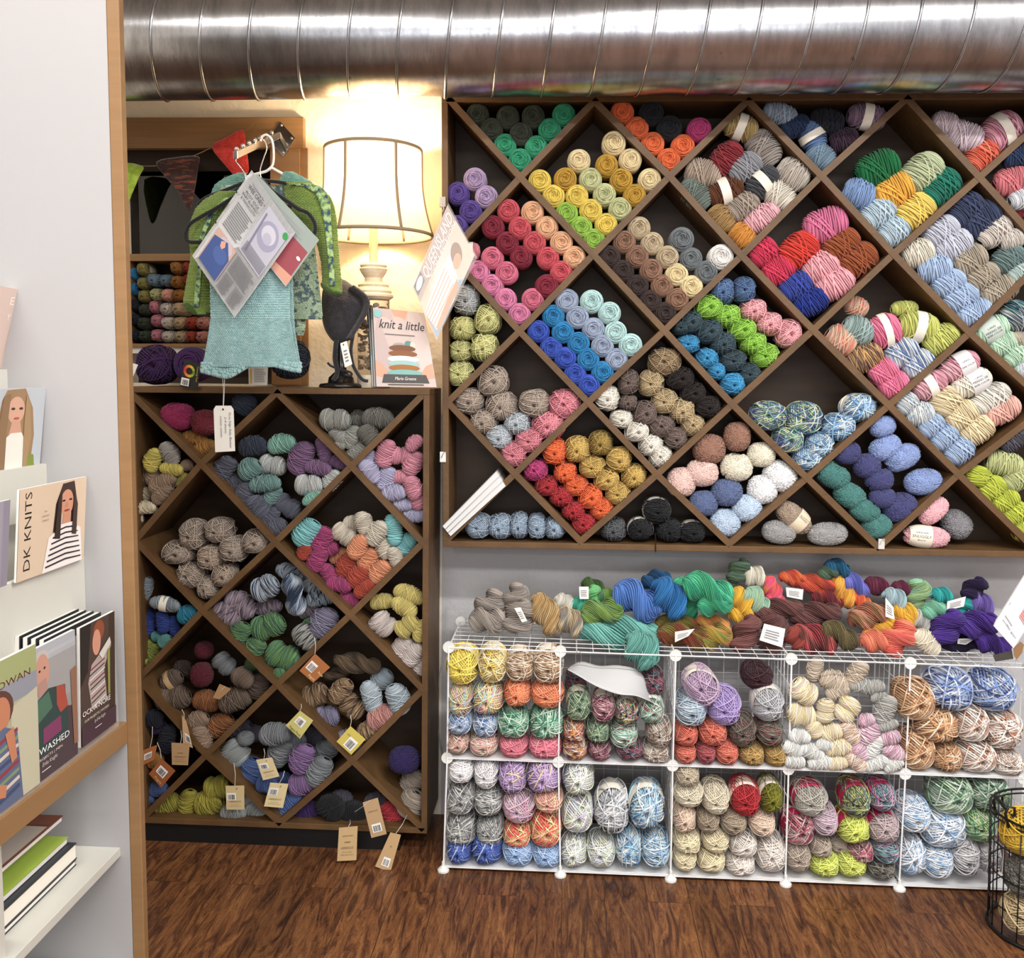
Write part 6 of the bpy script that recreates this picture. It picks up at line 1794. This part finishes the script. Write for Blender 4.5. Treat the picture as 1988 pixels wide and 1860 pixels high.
# tags on the large balls on the rack top
def wtag(q, Y, col, par, art):
    c = PP(q, Y); o = MB().prism(c, (0, .001, 0)).build('hang_tag', mat('tag ' + col, col, .4), None); attach(o, par)
    p = Print(*c); art(p); me = bpy.data.meshes.new('tag_print'); me.from_pydata(p.v, [], p.f)
    for m in p.ms: me.materials.append(m)
    me.polygons.foreach_set('material_index', p.mi); me.update()
    t = bpy.data.objects.new('tag_print', me); COL.objects.link(t); attach(t, par)
def ringart(p):
    n = 22; cs = ['c93a2c', 'd9602c', 'e0902c', 'd9c02c', 'a9b83c', '6f8a3a']
    for i in range(n):
        a0, a1 = 2 * math.pi * i / n, 2 * math.pi * (i + 1) / n
        p.poly([(.42 + .34 * math.cos(a0), .38 + .23 * math.sin(a0)), (.42 + .34 * math.cos(a1), .38 + .23 * math.sin(a1)), (.42 + .19 * math.cos(a1), .38 + .13 * math.sin(a1)), (.42 + .19 * math.cos(a0), .38 + .13 * math.sin(a0))], cs[min(5, abs(i - 11) // 2)])
    p.text('Twisting Feet', .90, .42, .06, 'd9b840', w=.6, ang=-90); p.barcode(.05, .66, .5, .94, seed=3)
wtag([(358, 697), (389, 706), (384, 757), (349, 750)], -.315, '1a1a1c', nearest(366, 708, -.26), ringart)
wtag([(482, 711), (520, 712), (519, 748), (483, 748)], -.31, 'd9d6d0', nearest(558, 697, -.26), lambda p: p.rect(.1, .15, .18, .9, 'c9a02c').lines(.3, .1, .9, .85, 8, '8a8a8c', 2))
wtag([(253, 704), (268, 708), (254, 742), (240, 738)], -.31, 'e2e0dc', nearest(298, 708, -.26), lambda p: p.rect(.45, .2, .5, .6, '8a8a8c'))
# ------------------------------------------------------------------ magazine bookcase at the left
BYF = -1.45                                    # plane of its end panel
m_lam = mat("grey laminate", "a6a4a5", .5)
m_cream = mat('cream laminate', 'c8c6bd', .45)
m_birch = mat('birch edge strip', '93704b', .45, noise=(3, .8, '80603e', (1, 1, 14)))
m_birchy = mat('birch rail', '96724c', .42, noise=(3, .8, '846441', (14, 1, 14)))
bc = thing('magazine_bookcase', 'white bookcase with birch edging full of magazines, standing at the left edge', 'bookcase', (P(230, 1400, BYF).x, BYF, 0))
def px(u, v): return P(u, v, BYF)
xe = px(262, 1400).x                            # outer face of the edge strip
xi = px(231, 900).x
xf = px(236, 1400).x
# end panel (parallel to the wall) and its edge strip; the case leans a hair like the photograph
tl, tr_, br_, bl_ = px(-330, -120), px(202, -120), px(262, 1990), px(-330, 1990)
bl_.z = br_.z = max(.002, br_.z)
MB().prism([tl, tr_, br_, bl_], (0, .02, 0)).build('end_panel', m_lam, bc)
s0, s1 = px(202, -120), px(262, 1990); s1.z = max(.002, s1.z)
wd = Vector((px(228, 0).x - px(203, 0).x, 0, 0))
MB().prism([s0, s0 + wd, s1 + wd, s1], (0, .022, 0)).build('edge_strip', m_birch, bc, bevel=.002)
yn = -2.75                                       # near end, outside the picture
xb = px(-330, 900).x
def bar(name, u0, v0, u1, v1, m, dx, y0=BYF, y1=yn, X=None):
    """board running away from the end panel; (u0,v0)-(u1,v1) give its front height at the panel"""
    a, b = px(u0, v0), px(u1, v1)
    X = (a.x + b.x) / 2 if X is None else X
    return box(name, (X - dx, y1, b.z), (X, y0, a.z), m, bc, bevel=.001)
bar('rail', 246, 1401, 249, 1441, m_birchy, .03)
bar('shelf', 233, 1645, 235, 1662, m_cream, .40)
bar('shelf', 240, 1872, 240, 1890, m_cream, .40)
XS = px(234, 1650).x
box('divider', (XS - .3, -1.88, px(234, 1645).z), (XS - .015, -1.862, px(240, 1441).z), m_cream, bc)
# stepped pockets
tiers = [((14, 717), (14, 760)), ((90, 900), (90, 945)), ((163, 1080), (163, 1190)), ((226, 1210), (226, 1401))]
for (a, b) in tiers[:3]:
    A = px(*a); Bz = px(*b)
    box('pocket', (A.x - .012, yn, Bz.z - .06), (A.x, BYF, A.z), m_cream, bc)
# sloping back board behind the pockets
A0, A1 = px(-20, 560), px(214, 1401)
MB().prism([Vector((A0.x - .06, yn, A0.z)), Vector((A0.x - .06, BYF, A0.z)), Vector((A1.x - .07, BYF, A1.z)), Vector((A1.x - .07, yn, A1.z))], (-.01, 0, 0)).build('sloping_back', m_cream, bc)
box('back_board', (xb, yn, .02), (xb + .01, BYF, px(0, -120).z), m_lam, bc)
box('shelf_back', (XS - .41, yn, px(240, 1890).z), (XS - .40, BYF, px(240, 1441).z), m_lam, bc)

def mag(name, label, tr, br, lt_u, lb_v, X_t, X_b, cover, art, group='magazines in the bookcase', th=.006, y0=None, ylen=.22):
    """magazine leaning in a pocket: right edge at the panel side given by picture points tr, br"""
    def on(u, v, X):
        """point with world x = X on the view ray"""
        c = np.array([u - 994.0, v - 930.0, F]); wx, wy, wz = c @ _r, c @ _n, -(c @ _d); t = X / wx
        return Vector((X, -DWALL + wy * t, HCAM + wz * t))
    TR, BR = on(*tr, X_t), on(*br, X_b)
    dirn = Vector((0, -1, 0))
    TL = TR + dirn * ylen; BL = BR + dirn * ylen
    root = thing(name, label, 'magazine', BR, group)
    MB().prism([TL, TR, BR, BL], (-th, 0, 0)).build('pages', mat('magazine edge', 'dcd8d2', .6), root)
    p = Print(TL, TR, BR, BL, .001); p.rect(0, 0, 1, 1, cover); art(p); p.build('cover_print', root)
    return root
def hx_(u): return px(u, 900).x
def art_blonde(p):
    p.rect(0, 0, 1, 1, 'b9bec4').poly([(.30, .02), (.62, .0), (.78, .25), (.84, .6), (.80, 1), (.1, 1), (.16, .5), (.22, .15)], '9a7c5a')
    p.oval(.48, .27, .15, .17, 'd3a48c').poly([(.42, .4), (.56, .4), (.62, .62), (.36, .62)], 'cf9d84').poly([(.3, .62), (.42, .55), (.6, .55), (.68, .66), (.68, 1), (.3, 1)], 'e9e4da')
    p.oval(.42, .25, .035, .016, '3a2c26').oval(.56, .25, .035, .016, '3a2c26').oval(.49, .37, .05, .014, 'b0544c').poly([(.10, .85), (.3, .8), (.3, 1), (.06, 1)], '7f8a3a').poly([(.68, .82), (.85, .85), (.88, 1), (.68, 1)], '7f8a3a')
    p.poly([(.24, .1), (.36, .06), (.33, .5), (.34, 1), (.2, 1), (.2, .4)], '8a6c4c').poly([(.64, .08), (.72, .2), (.78, .6), (.72, 1), (.66, 1), (.63, .4)], 'a58660')
def art_dk(p):
    p.rect(0, 0, 1, 1, 'd6bfa6').text('DK KNITS', .13, .48, .14, '1a1a1c', w=.86, ang=90)
    p.poly([(.62, .03), (.80, .02), (.86, .3), (.84, .66), (.76, .68), (.76, .3), (.60, .3), (.58, .66), (.48, .64), (.52, .25)], '3b2620')
    p.oval(.69, .26, .105, .155, 'cf9478').oval(.64, .23, .026, .012, '2a1c18').oval(.745, .23, .026, .012, '2a1c18').oval(.69, .35, .045, .014, '9a4038').poly([(.67, .25), (.70, .25), (.71, .31), (.66, .31)], 'c0846a')
    p.poly([(.64, .38), (.74, .38), (.76, .52), (.62, .52)], 'c78c70').poly([(.42, .62), (.60, .50), (.78, .50), (.92, .60), (.96, 1), (.34, 1)], 'efe6e2')
    for k in range(7): p.poly([(.50 - .02 * k, .56 + .062 * k), (.68, .535 + .062 * k), (.86 + .012 * k, .56 + .062 * k), (.86 + .012 * k, .575 + .062 * k), (.68, .555 + .062 * k), (.50 - .02 * k, .58 + .062 * k)], '26222a')
    p.text('TEN', .36, .30, .016, '55483c', w=.04).text('HAND KNIT', .36, .35, .016, '55483c', w=.11).text('DESIGNS', .36, .40, .016, '55483c', w=.09)
    p.poly([(.54, .2), (.60, .1), (.585, .66), (.50, .64)], '32201a').poly([(.79, .12), (.85, .3), (.84, .66), (.77, .64)], '3b2620')
mag('magazine', 'pale pink book leaning at the top left of the bookcase', (40, 562), (4, 716), 0, 0, hx_(46), hx_(9), 'd3bcb2', lambda p: p.text('E', .9, .16, .1, 'efe6de', w=.06).text('Y', .9, .36, .08, 'efe6de', w=.05).rect(.955, 0, .965, 1, 'c3aaa0'), th=.02)
mag('magazine', 'magazine with a long haired blonde woman on a grey cover', (88, 753), (76, 902), 0, 0, hx_(93), hx_(80), 'b9bec4', art_blonde, ylen=.20)
mag('magazine', 'magazine reading DK KNITS with a woman in a striped jumper', (167, 925), (161, 1084), 0, 0, hx_(172), hx_(166), 'd6bfa6', art_dk, ylen=.25, th=.004)
mag('magazine', 'lilac grey magazine edge overlapping the DK KNITS magazine at the left', (19, 970), (12, 1136), 0, 0, hx_(196), hx_(190), '9a93a0', lambda p: p.rect(.9, 0, 1, 1, '8c8593'), ylen=.2, th=.004)
# clear pocket with three overlapping magazines
XP = px(228, 1300).x
ac = MB(); y1 = yn
zt_, zb_ = px(232, 1190).z, px(238, 1401).z
def art_rock(p):
    p.rect(0, 0, 1, 1, '4a3a34').rect(.82, 0, 1, 1, '3a2c24').poly([(.0, 0), (.3, 0), (.2, .4), (0, .5)], '26201e').oval(.52, .10, .16, .09, '8a4a30').oval(.45, .19, .12, .11, 'c98f78')
    p.poly([(.30, .36), (.55, .30), (.80, .22), (.88, .28), (.66, .45), (.74, .72), (.3, .74), (.20, .5)], 'a89a94')
    for k in range(9): p.poly([(.22 + .01 * k, .40 + .04 * k), (.68, .36 + .04 * k), (.68, .372 + .04 * k), (.22 + .01 * k, .412 + .04 * k)], ('7a2f34', '3a3434', 'd6cfc8')[k % 3])
    p.poly([(.5, .3), (.82, .2), (.86, .26), (.6, .36)], 'cfc9c0').rect(0, .84, 1, 1, '45303a').poly([(.74, .3), (.82, .3), (.82, .7), (.76, .7)], '8a8a4a')
    p.text('OCK-A-NORE', .42, .735, .045, 'f0eeea', w=.80).text('OUR PROJECTS | WOMEN', .42, .80, .02, 'd6d0ca', w=.70).text('by Erika Knight', .5, .85, .03, 'c9c3bc', w=.32, shear=.3).rect(.36, .91, .55, .915, 'f0eeea')
def art_washed(p):
    p.rect(0, 0, 1, 1, '8f8c8c').rect(0, 0, 1, .12, 'a9abb0').poly([(0, .55), (.4, .5), (1, .6), (1, 1), (0, 1)], '4a3c40').oval(.20, .10, .17, .07, 'b9b3ae').oval(.22, .20, .16, .14, 'c08f7c').poly([(.1, .27), (.3, .25), (.34, .34), (.22, .40), (.12, .36)], 'a9847a')
    p.oval(.16, .18, .022, .01, '3a2a26').oval(.27, .17, .022, .01, '3a2a26').poly([(.05, .40), (.34, .34), (.72, .38), (.78, .7), (.72, .8), (.1, .82)], '2f4240').poly([(.52, .36), (.70, .38), (.78, .56), (.6, .58), (.52, .5)], 'a34a3c').poly([(.06, .4), (.34, .36), (.42, .5), (.1, .56)], '4a6a58').poly([(.2, .62), (.6, .6), (.62, .72), (.2, .74)], '7a3a5c')
    p.poly([(.85, .3), (1, .28), (1, .9), (.9, .9)], '8a6450').text('-WASHED', .42, .78, .05, 'f0eeea', w=.74).text('PROJECTS | MEN', .34, .84, .02, 'd6d0ca', w=.55).text('Erika Knight', .32, .885, .03, 'c9c3bc', w=.34, shear=.3).rect(.14, .93, .34, .935, 'f0eeea')
def art_rowan(p):
    p.rect(0, 0, 1, 1, 'a9a68c').rect(0, 0, 1, .18, '9aa070').rect(0, .18, 1, .32, '8a8c96').text('ROWAN', .62, .17, .05, '5a2a2e', w=.56).poly([(.6, .35), (1, .3), (1, 1), (.6, 1)], 'b9b49c')
    p.oval(.40, .33, .24, .14, '5a3a30').oval(.46, .36, .13, .12, 'b87a5c').poly([(.3, .48), (.5, .45), (.68, .52), (.74, 1), (.1, 1), (.2, .6)], '5a6480')
    for k in range(8): p.poly([(.16, .56 + .055 * k), (.68, .50 + .055 * k), (.69, .525 + .055 * k), (.16, .585 + .055 * k)], ('8a3a44', '7a8a6a', 'c9bcae', '3f4a6a')[k % 4])
    p.poly([(.5, .5), (.62, .48), (.66, .7), (.58, .72)], 'b87a5c').poly([(.3, .78), (.5, .84), (.48, .92), (.3, .88)], 'b87a5c')
mag('magazine', 'magazine reading OCK-A-NORE with a red haired woman in a patterned sweater', (221, 1186), (223, 1402), 0, 0, hx_(226), hx_(229), '4a3a34', art_rock, 'magazines in the clear pocket', ylen=.145)
mag('magazine', 'magazine reading WASHED with a bearded man in a colour block sweater', (144, 1222), (150, 1463), 0, 0, hx_(224), hx_(228), '8f8c8c', art_washed, 'magazines in the clear pocket', ylen=.155)
mag('magazine', 'magazine with a curly haired woman in a striped wrap, leftmost in the clear pocket', (68, 1250), (76, 1520), 0, 0, hx_(226), hx_(230), 'a9a68c', art_rowan, 'magazines in the clear pocket', ylen=.21)
MB().prism([Vector((XP + .012, yn, zb_)), Vector((XP + .012, BYF - .03, zb_)), Vector((XP + .008, BYF - .03, zt_)), Vector((XP + .008, yn, zt_))], (.002, 0, 0)).build('clear_pocket', mat('acrylic', 'ffffff', .04, alpha=.10, spec=.9), bc)
for k in range(4):
    u = 205 - 14 * k; r = thing('magazine', ('rearmost', 'third', 'second', 'first')[k] + ' magazine top sticking up behind the clear pocket covers', 'magazine', P(u, 1180, BYF), 'magazines standing behind the pocket')
    A = px(216 - 14 * k, 1178 - 2 * k); zz = px(230, 1400).z + .01
    MB().prism([Vector((A.x, -1.50, A.z)), Vector((A.x, -1.72, A.z)), Vector((A.x - .01, -1.72, zz)), Vector((A.x - .01, -1.50, zz))], (-.008, 0, 0)).build('pages', mat('magazine edge', 'dcd8d2', .6), r)
    MB().prism([Vector((A.x + .001, -1.50, A.z + .001)), Vector((A.x + .001, -1.72, A.z + .001)), Vector((A.x - .008, -1.72, zz)), Vector((A.x - .008, -1.50, zz))], (.001, 0, 0)).build('cover', mat('dark cover', '2a2a2e', .4), r)
# books lying on the lower shelf
zsh = px(234, 1645).z + .001
bkd = [(-.10, .012, '2b2d34', 'thin charcoal hardback lying lowest on the bookcase shelf', 'f0ece4'), (-.10, .034, '2b2d34', 'thick charcoal hardback lying second from the bottom on the shelf', 'efe9dc'),
       (-.115, .014, '9db34a', 'lime cornered paperback lying above the charcoal hardbacks', 'e9e6e0'), (-.17, .022, '8fa63f', 'stack book with a green cover corner in the middle of the pile', 'e6e4e0'),
       (-.155, .010, '34353a', 'slim dark booklet lying under the top magazine', 'dcdad6'), (-.125, .012, '6f4030', 'brown magazine with a knit photo lying topmost on the pile', 'e9e7e2')]
z = zsh
for dxx, t, col, lab, pg in bkd:
    X = XS + dxx + .045; y0_ = -1.53 - .01 * (t * 40 % 1.3)
    r = thing('lying_book', lab, 'book', (X, y0_, z), 'books lying on the bookcase shelf')
    box('pages', (X - .2, y0_ - .27, z + .001), (X - .002, y0_ - .002, z + t - .002), mat('pages ' + pg, pg, .7), r)
    box('cover', (X - .2, y0_ - .272, z + t - .002), (X, y0_, z + t), mat('cover ' + col, col, .4), r)
    if '2b2d34' == col: box('cover', (X - .2, y0_ - .272, z), (X, y0_, z + .0015), mat('cover ' + col, col, .4), r)
    if lab.startswith('brown'):
        Print(Vector((X - .2, y0_ - .27, z + t)), Vector((X - .2, y0_, z + t)), Vector((X, y0_, z + t)), Vector((X, y0_ - .27, z + t)), .0004).rect(.1, .25, .8, .98, 'a89c92').rect(.82, .1, .98, .98, '6f4030').build('cover_print', r)
    z += t + .0005
zz = px(240, 1872).z + .001
r = thing('lying_book', 'dark magazine lying on the lowest shelf at the bottom left corner', 'book', (XS, -1.7, zz), 'books lying on the bookcase shelf')
box('pages', (XS - .22, -1.97, zz), (XS - .03, -1.68, zz + .03), mat('magazine edge', 'dcd8d2', .6), r)
box('cover', (XS - .222, -1.972, zz + .03), (XS - .028, -1.678, zz + .032), mat('slate cover', '4a4c50', .4), r)
